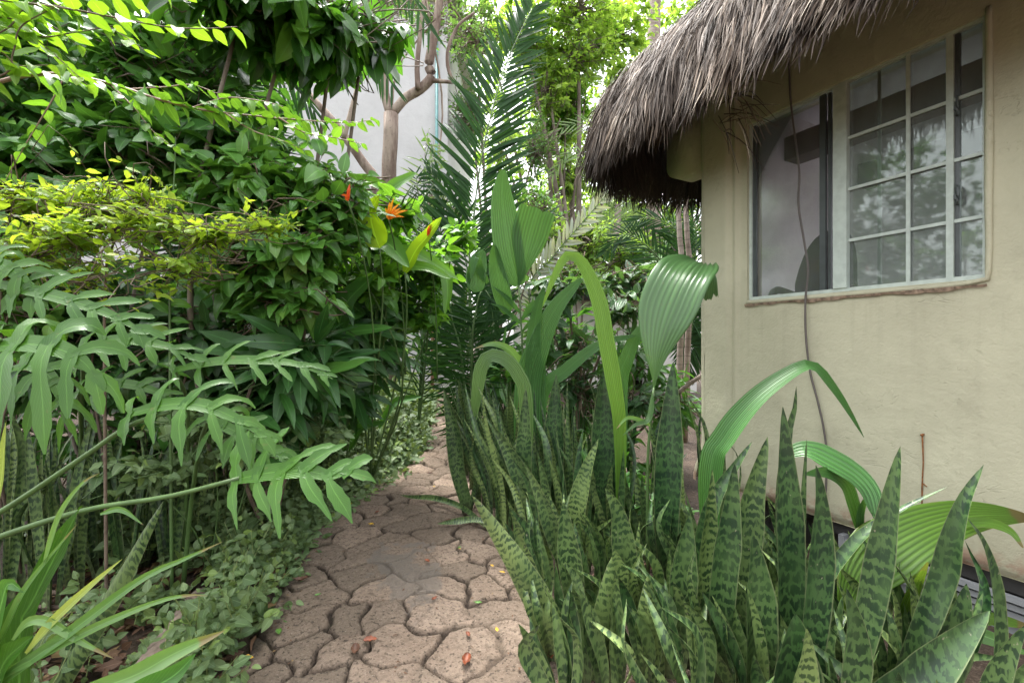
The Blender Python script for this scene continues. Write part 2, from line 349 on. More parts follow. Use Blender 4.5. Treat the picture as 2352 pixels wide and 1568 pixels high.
# ================================================================== THATCHED HOUSE
HO = V3(1.55, 3.73, 0); HA = V3(.457, -.889, 0); HB = V3(.889, .457, 0)     # a: along the wall towards us, b: into the house
def W(a, b, z): return HO + HA * a + HB * b + V3(0, 0, z)
def a_of(px, b=0.): # where the picture column px meets the plane b = const
    k = (px - HX) / F; o = HO + HB * b; t = (k * o[1] - o[0]) / (HA[0] - k * HA[1]); return t
M_PLASTER = plaster_mat('cream_plaster', (.42, .40, .285), (.49, .47, .335), (.32, .298, .21), (.30, .42, (.35, .22, .155)))
M_INNER = plaster_mat('inner_plaster', (.72, .70, .71), (.78, .76, .77), (.6, .58, .58))
M_FRAME = plain_mat('pale_green_aluminium', (.46, .52, .47), .42, .10, 20)
M_DARKFRAME = plain_mat('dark_aluminium', (.06, .07, .07), .4)
M_SOIL2 = plain_mat('dark_concrete', (.055, .052, .05), .9, .3, 5, bump=.3)
M_GREYMETAL = plain_mat('grey_metal', (.28, .29, .30), .45, .1, 6)
M_RUST = plain_mat('rust', (.22, .085, .025), .8, .4, 60)
M_WOODDARK = bark_mat('dark_wood', (.035, .016, .013), (.06, .028, .020), 5, .2, .2)
house = thing('thatched_house', 'cream plastered house with a shaggy grey thatched roof and a grid window beside the path', 'house', W(0, 0, 0))
ZB, ZT, A1 = .285, 3.75, 4.6
WA0, WA1, WZ0, WZ1 = a_of(1716), a_of(2264), 1.722, 3.02
wall = MB(); TH = .17
def ridge(A): return 0 * A
def wall_patch(a0, a1, z0, z1, na, nz):
    A, Zz = np.meshgrid(np.linspace(a0, a1, na), np.linspace(z0, z1, nz), indexing='ij')
    und = .016 * (fbm(A * 1.6 + 3, Zz * 1.6) - .5) + .007 * (fbm(A * 7, Zz * 7, 1) - .5)
    win = np.maximum(np.maximum(WA0 - A, A - WA1), np.maximum(WZ0 - Zz, Zz - WZ1)); und = und * sstep(0, .06, win) - .022 * sstep(.09, 0.0, win) * 0
    pil = -.025 * np.exp(-((A - a_of(1692)) / .018) ** 2) - .035 * sstep(a_of(1688), a_of(1672), A)
    bot = .10 * sstep(.33, .285, Zz)
    B = und + pil + bot * .3
    G = HO + A[..., None] * HA + B[..., None] * HB; G[..., 2] += Zz
    wall.grid(G)
wall_patch(.06, WA0, ZB, ZT, 30, 120); wall_patch(WA1, A1, ZB, ZT, 60, 100)
wall_patch(WA0, WA1, ZB, WZ0, 60, 60); wall_patch(WA0, WA1, WZ1, ZT, 60, 30)
# rounded far corner and the end wall
th = np.linspace(0, math.pi / 2, 9); cr = .06
pa = np.r_[.06 - cr * np.sin(th), np.full(20, 0)]; pb = np.r_[cr - .035 - cr * np.cos(th) + .0, np.linspace(cr, 3.2, 20)]
zz = np.linspace(ZB, ZT, 60); G = HO + pa[:, None, None] * HA + pb[:, None, None] * HB + np.zeros((1, 60, 1)); G[..., 2] += zz
fl = .10 * sstep(.62, .30, zz)[None, :, None]; G -= HA * fl * .8
G += HA * (.012 * (fbm(pb[:, None] * 6, zz[None] * 3) - .5))[..., None]
wall.grid(G)
# reveal of the window opening, underside of the wall
for (a, b_, c, d) in ((WA0, WA0, WZ0, WZ1), (WA1, WA1, WZ0, WZ1)):
    wall.add([W(a, 0, c), W(a, TH, c), W(a, TH, d), W(a, 0, d)], [[0, 1, 2, 3]])
for zc in (WZ0, WZ1): wall.add([W(WA0, 0, zc), W(WA1, 0, zc), W(WA1, TH, zc), W(WA0, TH, zc)], [[0, 1, 2, 3]])
wall.add([W(0, .02, ZB), W(A1, .02, ZB), W(A1, .6, ZB), W(0, .6, ZB)], [[0, 1, 2, 3]])
# raised rounded plaster lip round the window
lip = [W(WA1 + .012, -.004, WZ1 + .02), W(WA1 + .014, -.006, 2.6), W(WA1 + .012, -.006, 2.1), W(WA1 + .010, -.006, WZ0 + .07), W(WA1 - .03, -.006, WZ0 - .012), W(1.2, -.004, WZ0 - .02), W(.8, -.004, WZ0 - .018), W(WA0, -.004, WZ0 - .018)]
wall.tube(lip, [.013, .017, .012, .017, .012], 8, 50)
# beam carrying the thatch past the far corner, with a rounded end
for b0, b1 in ((.03, .25),):
    ang = np.linspace(0, math.pi / 2, 7); pr = [(-.02, 2.86)] + [(-.40 + .12 - .12 * math.sin(t) - .0, 2.98 - .12 * math.cos(t)) for t in ang] + [(-.40, 3.5), (-.02, 3.5)]
    n_ = len(pr); vv = [W(a, b0, zc) for a, zc in pr] + [W(a, b1, zc) for a, zc in pr]
    wall.add(vv, [[i, (i + 1) % n_, n_ + (i + 1) % n_, n_ + i] for i in range(n_)], [[0, i + 1, i] for i in range(1, n_ - 1)] + [[n_, n_ + i, n_ + i + 1] for i in range(1, n_ - 1)])
wall.build('wall', M_PLASTER, house)
mj = MB(); aa = np.linspace(WA0 - .01, WA1 + .01, 120); zt_ = WZ0 - .026 - .004 * fbm(aa * 9, aa * 0); zb_ = zt_ - .008 - .030 * fbm(aa * 6 + 4, aa * 0, 1) ** 1.5
for i in range(119): mj.add([W(aa[i], -.012, zb_[i]), W(aa[i + 1], -.012, zb_[i + 1]), W(aa[i + 1], -.020, zt_[i + 1]), W(aa[i], -.020, zt_[i])], [[0, 1, 2, 3]])
mj.build('mortar_joint', plain_mat('bare_mortar', (.27, .195, .14), .9, .4, 40, bump=.8), house, False)
# inside faces of the room
room = MB(); RA0, RA1, RB1, RZ0, RZ1 = .12, 4.4, 2.6, .5, 3.45
q = lambda *p: room.add([W(*x) for x in p], [[0, 1, 2, 3]])
q((RA0, RB1, RZ0), (1.6, RB1, RZ0), (1.6, RB1, RZ1), (RA0, RB1, RZ1)); q((1.6, RB1, RZ0), (RA1, RB1, RZ0), (RA1, RB1, .95), (1.6, RB1, .95)); q((1.6, RB1, 3.3), (RA1, RB1, 3.3), (RA1, RB1, RZ1), (1.6, RB1, RZ1)); q((RA0, TH, RZ0), (RA0, RB1, RZ0), (RA0, RB1, RZ1), (RA0, TH, RZ1))  # unseen opening in the back wall, added to brighten the room
q((RA1, TH, 2.9), (RA1, RB1, 2.9), (RA1, RB1, RZ1), (RA1, TH, RZ1)); q((RA1, 2.3, RZ0), (RA1, RB1, RZ0), (RA1, RB1, 2.9), (RA1, 2.3, 2.9)); q((RA0, TH, RZ0), (RA1, TH, RZ0), (RA1, RB1, RZ0), (RA0, RB1, RZ0)); q((RA0, TH, RZ1), (RA1, TH, RZ1), (RA1, RB1, RZ1), (RA0, RB1, RZ1))  # unseen end doorway, added to let daylight into the room
for (a0, a1, z0, z1) in ((RA0, WA0, RZ0, RZ1), (WA1, RA1, RZ0, RZ1), (WA0, WA1, RZ0, WZ0), (WA0, WA1, WZ1, RZ1)): q((a0, TH, z0), (a1, TH, z0), (a1, TH, z1), (a0, TH, z1))
room.tube([W(.9, RB1 - .03, 2.35), W(1.05, RB1 - .25, 2.72), W(1.4, RB1 - .35, 2.86)], .09, 8, 12)       # plaster arch rib
room.box((.6, RB1 - .2, 2.45), (1.2, RB1 - .004, 2.62), W)
room.build('room_wall', M_INNER, house, smooth=False)
bm_ = MB(); bm_.box((RA0 + .01, .9, 3.02), (RA1 - .01, 1.1, 3.22), W); bm_.box((RA0 + .01, 2.1, 2.98), (RA1 - .01, 2.3, 3.2), W); bm_.build('ceiling_beam', M_WOODDARK, house, False)
pl = MB(); pl.box((.25, .30, -.3), (A1, .42, ZB - .004), W); pl.box((.9, .07, .20), (A1, .30, ZB - .006), W); pl.build('plinth', M_SOIL2, house, False)
# basement window under the wall
bw = MB()
for k in range(4): bw.box((1.05 + .0, .02 + .015 * k, .17 - .042 * k), (3.4, .05 + .015 * k, .198 - .042 * k), W)
bw.box((1.02, .015, -.02), (1.05, .2, .22), W)
bwo = bw.build('basement_window', M_GREYMETAL, house, False)
gl = MB(); gl.box((1.05, .09, -.3), (3.4, .10, .05), W); gl.build('pane', M_GREYMETAL, bwo, False)

# ---- the sliding window
def glass_mat(name, tint, haze, refl_rough=.02):
    m, nt, b = new_mat(name); N = NT(nt); out = nt.nodes['Material Output']; nt.nodes.remove(b)
    tr = N.n('ShaderNodeBsdfTransparent'); tr.inputs[0].default_value = (*tint, 1)
    gl = N.n('ShaderNodeBsdfGlossy'); gl.inputs['Roughness'].default_value = refl_rough; gl.inputs[0].default_value = (.95, 1, .97, 1)
    df = N.n('ShaderNodeBsdfDiffuse'); df.inputs[0].default_value = (.27, .30, .28, 1)  # grey-green veil painted over the panes as haze to lighten them
    fr = N.n('ShaderNodeFresnel'); fr.inputs[0].default_value = 1.62
    a = N.n('ShaderNodeMixShader'); nz = N.noise(5, 3, N.obj())
    N.l(N.ss(nz, .3, .7, haze * .8, haze * 1.2), a.inputs[0]); N.l(tr.outputs[0], a.inputs[1]); N.l(df.outputs[0], a.inputs[2])
    x = N.n('ShaderNodeMixShader'); N.l(fr.outputs[0], x.inputs[0]); N.l(a.outputs[0], x.inputs[1]); N.l(gl.outputs[0], x.inputs[2])
    N.l(x.outputs[0], out.inputs[0]); return m
M_GLASS = glass_mat('window_glass', (.80, .87, .83), .32, .035)
M_SCREEN = glass_mat('screen_glass', (.96, .96, .98), .18, .12)
fr_ = MB(); B0, B1 = .022, .085
fr_.box((WA0, B0, WZ0), (WA0 + .022, B1, WZ1), W); fr_.box((WA1 - .018, B0, WZ0), (WA1, B1, WZ1), W)
fr_.box((WA0 + .022, B0, WZ0), (WA1 - .018, B1, WZ0 + .024), W); fr_.box((WA0 + .022, B0, WZ1 - .016), (WA1 - .018, B1, WZ1), W)
win = fr_.build('window', M_FRAME, house, False)
am0, am1 = a_of(1915, B0), a_of(1946, B0)
st = MB(); st.box((am0, B0 - .010, WZ0 + .0245), (am1, B0 + .03, WZ1 - .0165), W); st.build('meeting_stile', M_FRAME, win, False)
L0, L1, S0, S1 = WA0 + .022, WA1 - .018, WZ0 + .024, WZ1 - .016
mu = MB(); d = .009
for px in (2086,): a = a_of(px, .03); mu.box((a - d, .026, S0), (a + d, .036, S1), W)
for k in (1, 2, 3): zc = S0 + (S1 - S0) * (k / 4 - .02); mu.box((am1, .030, zc - d), (L1, .040, zc + d), W)
for px in (2020, 2196): a = a_of(px, .06); mu.box((a - d * .9, .056, S0), (a + d * .9, .064, S1), W)
mu.build('muntin', M_FRAME, win, False)
a = a_of(2183, .03); ss_ = MB(); ss_.box((a - .016, .024, S0), (a + .014, .05, S1), W); ss_.build('sash_stile', M_FRAME, win, False)
dk = MB()
for px, b_, wd in ((1733, .035, .012), (1889, .035, .018), (1905, .05, .008), (2199, .038, .009)):
    a = a_of(px, b_); dk.box((a - wd, b_, S0), (a + wd, b_ + .02, S1), W)
dk.build('inner_sash', M_DARKFRAME, win, False)
for zc in (2.62, 2.16):
    a = a_of(2198, .03); lt = MB(); lt.tube([W(a, .030, zc + .05), W(a + .008, .006, zc + .045), W(a + .010, .004, zc - .03), W(a, .028, zc - .04)], .006, 6, 10); lt.box((a - .012, .024, zc - .012), (a + .014, .032, zc + .012), W); lt.build('latch', M_DARKFRAME, win, False)
for (x0, x1, mt, b_) in ((L0, am0, M_SCREEN, .062), (am1, L1, M_GLASS, .048)):
    pn = MB(); pn.box((x0, b_, S0), (x1, b_ + .003, S1), W); pn.build('pane', mt, win, False)

# ---- thatch: heightfield s (inset from a rounded eave) -> z, and straws combed downhill
EA, EB, ER = -.70, -.78, .46                        # eave corner in (a, b); rounding
def inset(a, b):
    p, q = b - EB, a - EA
    r = ER - np.hypot(np.maximum(ER - p, 0), np.maximum(ER - q, 0)); m = np.minimum(p, q)
    return np.where((p < ER) & (q < ER), r, m)
PS = np.array([-.05, 0, .03, .10, .20, .40, .66, 1.0, 1.6, 3.0]); PZ = np.array([-.05, .0, .14, .34, .50, .74, 1.03, 1.44, 2.2, 3.9]) + EYE + 1.60
def roof_z(s): return np.interp(s, PS, PZ)
def thatch_mat():
    m, nt, b = new_mat('dry_thatch'); N = NT(nt); r = N.rnd(); o = N.obj(); u, v = N.uv()
    col = N.mix(N.ss(r, 0., .55), (.034, .025, .020), (.115, .086, .066)); col = N.mix(N.ss(r, .5, .95), col, (.29, .222, .168)); col = N.mix(N.ss(r, .95, 1.), col, (.50, .42, .33))
    col = N.mix(N.math('MULTIPLY', N.ss(N.noise(1.6, 3, o), .35, .65), .4), col, (.10, .083, .075))
    nt.links.new(col, b.inputs['Base Color']); b.inputs['Roughness'].default_value = .7; b.inputs['Specular IOR Level'].default_value = .25; return m
M_THATCH = thatch_mat()
M_UNDER = plain_mat('thatch_underlayer', (.035, .028, .025), .9, .4, 30, bump=.8)
ar = np.r_[np.linspace(EA, EA + 1, 26), np.linspace(EA + 1.1, A1 + .5, 20)]; br = np.r_[np.linspace(EB, EB + 1, 26), np.linspace(EB + 1.1, 3.2, 12)]
A, B = np.meshgrid(ar, br, indexing='ij'); s_ = inset(A, B); zz = roof_z(s_) - .10 - .25 * sstep(.12, -.12, s_) * 0
pin = (s_ < .04); G = HO + A[..., None] * HA + B[..., None] * HB; 
ga, gb = EA + ER, EB + ER                          # pull the outside of the rounded corner onto the eave
dx, dy = np.where(A < ga, A - ga, 0), np.where(B < gb, B - gb, 0); hh = np.hypot(dx, dy); over = (hh > ER) & (dx < 0) & (dy < 0)
k = np.where(over, (ER - .03) / np.maximum(hh, 1e-6), 1.0); A2 = np.where(over, ga + dx * k, A); B2 = np.where(over, gb + dy * k, B)
G = HO + A2[..., None] * HA + B2[..., None] * HB; G[..., 2] += roof_z(np.maximum(inset(A2, B2), .0)) - .09
roofm = MB(); roofm.grid(G)
roof = roofm.build('roof', M_UNDER, house)
def straw(n, amin, amax, smax, lenr, wid, lift, seed, s_pow=1.0, tint=(0, 1), hang=False, face=0):
    r = np.random.default_rng(seed); mb = MB()
    s = r.random(n) ** s_pow * smax if not hang else r.uniform(-.0, .10, n)
    u_ = r.uniform(0, 1, n)
    front = r.random(n) < (.72 if not face else (1.0 if face == 1 else 0.0))
    a = np.where(front, EA + amin + u_ ** 1.0 * (amax - amin), EA + s); b = np.where(front, EB + s, EB + u_ * 1.9)
    # project points of the square corner onto the rounded contour of inset s
    px_, py_ = a - (EA + ER), b - (EB + ER); rr = np.maximum(ER - s, .0); h = np.hypot(px_, py_); cor = (px_ < 0) & (py_ < 0) & (s < ER)
    kk = np.where(cor, rr / np.maximum(h, 1e-6), 1); a = np.where(cor, EA + ER + px_ * kk, a); b = np.where(cor, EB + ER + py_ * kk, b)
    s = inset(a, b); ok = (s > -.08); a, b, s, front = a[ok], b[ok], s[ok], front[ok]; n = len(a)
    e_ = 1e-3; ga_ = (inset(a + e_, b) - inset(a - e_, b)) / (2 * e_); gb_ = (inset(a, b + e_) - inset(a, b - e_)) / (2 * e_)
    gl_ = np.maximum(np.hypot(ga_, gb_), 1e-6); ga_, gb_ = ga_ / gl_, gb_ / gl_
    slope = (roof_z(s + .02) - roof_z(s - .02)) / .04
    out = -(ga_[:, None] * HA + gb_[:, None] * HB)                      # horizontal, down the slope
    down = nrm(out + np.stack([0 * slope, 0 * slope, -slope], -1)); side = nrm(np.cross(down, np.array([0, 0, 1.])[None] + .01)); up = np.cross(side, down); up *= np.sign((up * out).sum(1))[:, None]
    P0 = HO + a[:, None] * HA + b[:, None] * HB; P0[:, 2] += roof_z(s)
    P0 += up * r.uniform(-.07, lift, n)[:, None]
    L = r.uniform(*lenr, n); wd = wid * r.uniform(.5, 1.5, n); sw = r.normal(0, .13, n) + 1.5 * (fbm(a * 5 + b * 5, s * 9 + b * 3, 1) - .5); lf = r.normal(.06, .08, n) + .9 * (fbm(a * 4 - b * 4, s * 7 + 3, 2) - .45); cu = r.normal(0, .5, n); tw = r.normal(0, .6, n)
    if hang: down = nrm(np.array([0, 0, -1.])[None] + out * r.uniform(-.12, .14, n)[:, None] + side * r.normal(0, .06, n)[:, None]); up = out
    dirn = nrm(down + side * sw[:, None] * (.6 if hang else 1) + up * lf[:, None])
    nseg = 4; V = []
    for i in range(nseg + 1):
        t = i / nseg
        c = P0 + dirn * (L * t)[:, None] + side * (cu * .22 * L * t * t)[:, None] + np.array([0, 0, -1.]) * (L * .30 * t * t)[:, None] * (0 if hang else 1)
        wv = nrm(side + up * (tw + .9 * t * cu)[:, None]) * (wd * (.6 + .5 * t if t < .6 else 2.2 * (1 - t) + .04))[:, None] * .5
        V.append(c - wv); V.append(c + wv)
    V = np.stack(V, 1); k = np.arange(n)[:, None, None] * (2 * nseg + 2)
    q = (k + np.array([[2 * i, 2 * i + 1, 2 * i + 3, 2 * i + 2] for i in range(nseg)])[None]).reshape(-1, 4)
    rv = np.clip(r.beta(1.4, 2.0, n) + 1.1 * (fbm(a * 6 + b * 5, s * 8, 3) - .55), 0, 1) * (tint[1] - tint[0]) + tint[0]
    mb.add(V.reshape(-1, 3), q, None, None, np.repeat(rv, 2 * nseg + 2)); return mb
def merge(*ms):
    o = MB()
    for m in ms:
        for q_ in m.q: o.q.append(q_ + o.n)
        for t_ in m.t: o.t.append(t_ + o.n)
        o.v += m.v; o.uv += m.uv; o.r += m.r; o.n += m.n
    return o
merge(straw(20000, -.1, 3.2, 1.5, (.12, .28), .0095, .05, 1), straw(18000, -.1, 3.2, .55, (.10, .25), .009, .07, 2), straw(8000, -.1, 3.0, .3, (.08, .24), .008, .11, 3, tint=(.2, 1))).build('straw', M_THATCH, roof)
merge(straw(3200, -.1, 3.6, .2, (.14, .30), .010, .03, 4, hang=True, tint=(0, .6), face=1), straw(3000, -.1, 3.6, .2, (.26, .42), .010, .03, 5, hang=True, tint=(0, .35), face=2)).build('eave_fringe', M_THATCH, roof)

r_ = np.random.default_rng(77); ls = MB()
for i in range(26):
    a0 = a_of(1640, -.5) + r_.uniform(-.05, .16); p0 = W(a0, -.42 + r_.uniform(-.1, .1), 2.92 + r_.uniform(-.1, .12)); d = nrm(HA * r_.uniform(-.1, 1.) + HB * r_.uniform(-.3, .5) + V3(0, 0, r_.uniform(-1.1, .05))); L_ = r_.uniform(.15, .42)
    ribbon_ = [p0, p0 + d * L_ * .5 + V3(0, 0, .02), p0 + d * L_ - V3(0, 0, .05)]; ls.tube(ribbon_, [.004, .003, .0015], 4, 8, r=r_.random())
ls.build('loose_straw', M_THATCH, roof)

# ---- things on and by the wall
cb = MB(); cpts = [W(a_of(px, -.03), -.03, EYE - (py - HY) / F * at_y) for px, py, at_y in [(p, q_, float(W(a_of(p, -.03), -.03, 0)[1])) for p, q_ in ((1812, 130), (1816, 230), (1828, 330), (1836, 400), (1834, 470), (1848, 560), (1856, 620), (1850, 690), (1851, 770), (1860, 850), (1878, 920), (1892, 985), (1899, 1050), (1896, 1140), (1890, 1230))]]
cb.tube(cpts, .0065, 6, 90); tag(cb.build('cable', plain_mat('grey_cable', (.10, .085, .075), .6)), 'thin grey cable dangling from the thatched eave down over the window', 'cable')
nl = MB(); yy = float(W(a_of(2121), 0, 0)[1]); za = lambda py: EYE - (py - HY) / F * yy
a = a_of(2121); nl.tube([W(a, .01, za(997)), W(a, -.025, za(998))], .006, 6); nl.tube([W(a, -.012, za(1000)), W(a + .002, -.008, za(1060)), W(a - .002, -.008, za(1110)), W(a - .004, -.008, za(1185))], [.0042, .003, .0035, .003], 5, 16); nl.tube([W(a - .003, -.008, za(1108)), W(a + .02, -.014, za(1114))], .003, 5)
tag(nl.build('rusty_wire', M_RUST), 'rusty nail with a bent wire hanging down the cream wall', 'wire')

ch = thing('armchair', 'dark round backed chair standing inside the room behind the open window half', 'chair', W(.62, .58, .5))
c_ = MB(); th_ = np.linspace(-1.25, 1.25, 15); hb = np.linspace(0, 1, 9); G = np.zeros((15, 9, 3)); CC = (.62, .58)
for i, t in enumerate(th_):
    for j, h in enumerate(hb):
        top = 2.28 - .40 * abs(t / 1.25) ** 2.4; zc = 1.25 + (top - 1.25) * h; G[i, j] = W(CC[0] + .22 * math.sin(t), CC[1] + .22 * math.cos(t) * .8, zc)
c_.grid(G); G2 = G.copy(); G2 -= HB * .05; c_.grid(G2); c_.build('backrest', M_WOODDARK, ch)
c_ = MB(); c_.box((CC[0] - .22, CC[1] - .26, 1.22), (CC[0] + .22, CC[1] + .15, 1.30), W); c_.build('seat', M_WOODDARK, ch, False)
for sx in (-1, 1):
    l_ = MB(); l_.tube([W(CC[0] + sx * .21, CC[1], 1.80), W(CC[0] + sx * .23, CC[1] - .2, 1.82), W(CC[0] + sx * .23, CC[1] - .27, 1.74)], [.02, .028, .03], 8, 12); l_.build('armrest', M_WOODDARK, ch)
    for sy in (-.22, .11): l_ = MB(); l_.tube([W(CC[0] + sx * .19, CC[1] + sy, .504), W(CC[0] + sx * .19, CC[1] + sy, 1.23)], .025, 6); l_.build('leg', M_WOODDARK, ch)

# ================================================================== BUILDINGS BEHIND
M_GREY = plaster_mat('grey_plaster', (.47, .465, .468), (.54, .535, .537), (.40, .395, .395), (.75, 1.05, (.62, .60, .60)))
GY = 10.6; gx = (1028 - HX) / F * GY
gb_ = MB(); gb_.box((-14, GY, 0.0), (gx, GY + 6, 9.5)); gb_.box((-14, GY - .3, 9.4), (gx + .3, GY + 6.3, 9.7))
bld = thing('grey_building', 'tall blank grey rendered building behind the tree at the end of the path', 'building', (gx - 4, GY + 3, 0))
gb_.build('wall', M_GREY, bld, False)
pp = MB(); xx = (1003 - HX) / F * (GY - .08); pp.tube([(xx, GY - .08, .3), (xx, GY - .08, 9.2)], .035, 10); pp.build('drainpipe', plain_mat('teal_pipe', (.12, .27, .27), .4), bld)
kb = MB(); kx = on_ground(1040, 912); kb.box((gx - .15, 9.55, .2), (gx + .45, 9.95, .62)); kbo = kb.build('stone_block', M_GREY, None, False); tag(kbo, 'pale rendered block at the corner of the grey building where the path ends', 'block')
bv = kbo.modifiers.new('bevel', 'BEVEL'); bv.width = .03; bv.segments = 2
sp_ = MB(); p = at(993, 890, 9.3); p[2] = float(gz(0, 9.3)) - .05; t_ = at(992, 640, 9.3); sp_.tube([p, .5 * (p + t_) + V3(.012, 0, 0), t_], [.042, .038, .035], 8, 8)
tag(sp_.build('wooden_stake', bark_mat('stake_wood', (.16, .085, .05), (.26, .15, .09), 6, .2)), 'brown wooden stake leaning on the pale foot of the grey building', 'stake')

M_WHITE = plaster_mat('white_plaster', (.70, .67, .66), (.78, .75, .74), (.6, .55, .52))
wh = thing('white_house', 'low white house with an arched doorway and dark roof edge seen through the plants', 'house', (3.0, 10.2, .4))
Yw = 9.6; hw_ = MB(); x0, x1 = (1180 - HX) / F * Yw, (1600 - HX) / F * Yw
zt = EYE - (690 - HY) / F * Yw; ac, aw, az = (1452 - HX) / F * Yw, .28, EYE - (765 - HY) / F * Yw
hw_.box((x0, Yw, .2), (ac - aw, Yw + .25, zt)); hw_.box((ac + aw, Yw, .2), (x1, Yw + .25, zt))
an = np.linspace(0, math.pi, 13); ar_ = [(ac - aw * math.cos(t), az - aw + aw * math.sin(t)) for t in an]
for i in range(12):
    (xa, za_), (xb, zb_) = ar_[i], ar_[i + 1]; hw_.add([(xa, Yw, za_), (xb, Yw, zb_), (xb, Yw, zt), (xa, Yw, zt), (xa, Yw + .25, za_), (xb, Yw + .25, zb_), (xb, Yw + .25, zt), (xa, Yw + .25, zt)], [[0, 1, 2, 3], [4, 7, 6, 5], [0, 4, 5, 1]])
hw_.box((x0, Yw + 3, .2), (x1, Yw + 3.2, zt)); hw_.box((x0, Yw + .25, .2), (x0 + .2, Yw + 3, zt)); hw_.box((x1 - .2, Yw + .25, .2), (x1, Yw + 3, zt))
hw_.build('wall', M_WHITE, wh, False)
rf = MB(); rf.box((x0 - .3, Yw - .35, zt + .004), (x1 + .3, Yw + 3.4, zt + .10)); rf.build('roof_edge', plain_mat('dark_roof', (.03, .03, .035), .5), wh, False)
rf = MB(); rf.box((x0 - .25, Yw - .30, zt + .104), (x1 + .25, Yw + 3.3, zt + .22)); rf.build('roof', plain_mat('pale_roof', (.55, .55, .60), .6), wh, False)

# ================================================================== LEAVES
def tpl(nu=6, nv=2, prof='ovate', fold=.35, bend=.6, wave=0., tw=0.):
    """unit leaf: x along (length), y across (width), z up; returns v, quads, uv with v in (x*L, y*W, zl*L + zw*W)"""
    t = np.linspace(0, 1, nu + 1)
    if prof == 'ovate': w = np.sin(math.pi * np.clip(t, 0, 1) ** .72) ** .85
    elif prof == 'lance': w = np.sin(math.pi * t ** .85) ** .9
    elif prof == 'strap': w = np.minimum(1, 4.5 * t + .25) * np.clip((1 - t) * 3.2, 0, 1) ** .8
    elif prof == 'heart': w = np.clip(np.sin(math.pi * np.clip(t * .93 + .07, 0, 1) ** .62), 0, 1) ** .8
    elif prof == 'round': w = np.sqrt(np.clip(1 - (2 * t - 1) ** 2, 0, 1))
    w = np.maximum(w, .03); w[0] = .05
    if bend: x = np.sin(bend * t) / bend; zl = -(1 - np.cos(bend * t)) / bend
    else: x = t; zl = 0 * t
    s = np.linspace(-1, 1, nv + 1)
    Y = s[None] * w[:, None] * .5; ZW = np.abs(s)[None] * w[:, None] * .5 * fold + wave * np.sin(t * 11)[:, None] * s[None] * w[:, None] * .25
    ZW = ZW + tw * t[:, None] * s[None] * w[:, None] * .5
    X = np.broadcast_to(x[:, None], Y.shape); ZL = np.broadcast_to(zl[:, None], Y.shape)
    i = np.arange(nu)[:, None] * (nv + 1); j = np.arange(nv)[None]
    q = np.stack([i + j, i + nv + 1 + j, i + nv + 2 + j, i + j + 1], -1).reshape(-1, 4)
    uv = np.stack([np.broadcast_to(t[:, None], Y.shape), np.broadcast_to((s[None] + 1) / 2, Y.shape)], -1).reshape(-1, 2)
    return X.ravel(), Y.ravel(), ZL.ravel(), ZW.ravel(), q, uv
def variants(**k):
    return [tpl(**{**k, 'fold': k.get('fold', .35) * f, 'bend': k.get('bend', .6) * b, 'tw': tw, 'wave': k.get('wave', .0) * wv}) for f, b, tw, wv in ((.6, .5, .15, 1), (1, 1, -.2, .5), (1.3, 1.6, .25, 1), (.2, .25, -.3, 1.4), (.9, -.35, .2, .6))]
T_OV = variants(nu=6, nv=4, prof='ovate', fold=.32, bend=.75, wave=.22)
T_HT = variants(nu=6, nv=4, prof='heart', fold=.28, bend=.7, wave=.22)
T_LN = variants(nu=7, nv=2, prof='lance', fold=.35, bend=.8, wave=.1)
T_SM = variants(nu=3, nv=2, prof='ovate', fold=.4, bend=.5)
T_FAR = variants(nu=2, nv=2, prof='ovate', fold=.35, bend=.5)
T_PALM = variants(nu=5, nv=2, prof='strap', fold=.5, bend=.45)
T_RD = variants(nu=4, nv=2, prof='round', fold=.3, bend=.4)
def scatter(mb, tp, P, D, N, L, Wd, r, seed=0):
    P = np.asarray(P, float); n = len(P)
    if n == 0: return
    D = nrm(D); S = nrm(np.cross(N, D)); N = np.cross(D, S); L = np.broadcast_to(L, (n,)); Wd = np.broadcast_to(Wd, (n,)); r = np.broadcast_to(r, (n,))
    ch = np.random.default_rng(seed + n).integers(0, len(tp), n)
    for k, (x, y, zl, zw, q, uv) in enumerate(tp):
        m = np.where(ch == k)[0]
        if not len(m): continue
        l, w = L[m][:, None], Wd[m][:, None]
        V = P[m][:, None] + D[m][:, None] * (x[None] * l)[..., None] + S[m][:, None] * (y[None] * w)[..., None] + N[m][:, None] * (zl[None] * l + zw[None] * w)[..., None]
        nv = len(x); Q = (np.arange(len(m))[:, None, None] * nv + q[None]).reshape(-1, 4)
        mb.add(V.reshape(-1, 3), Q, None, np.tile(uv, (len(m), 1)), np.repeat(r[m], nv))
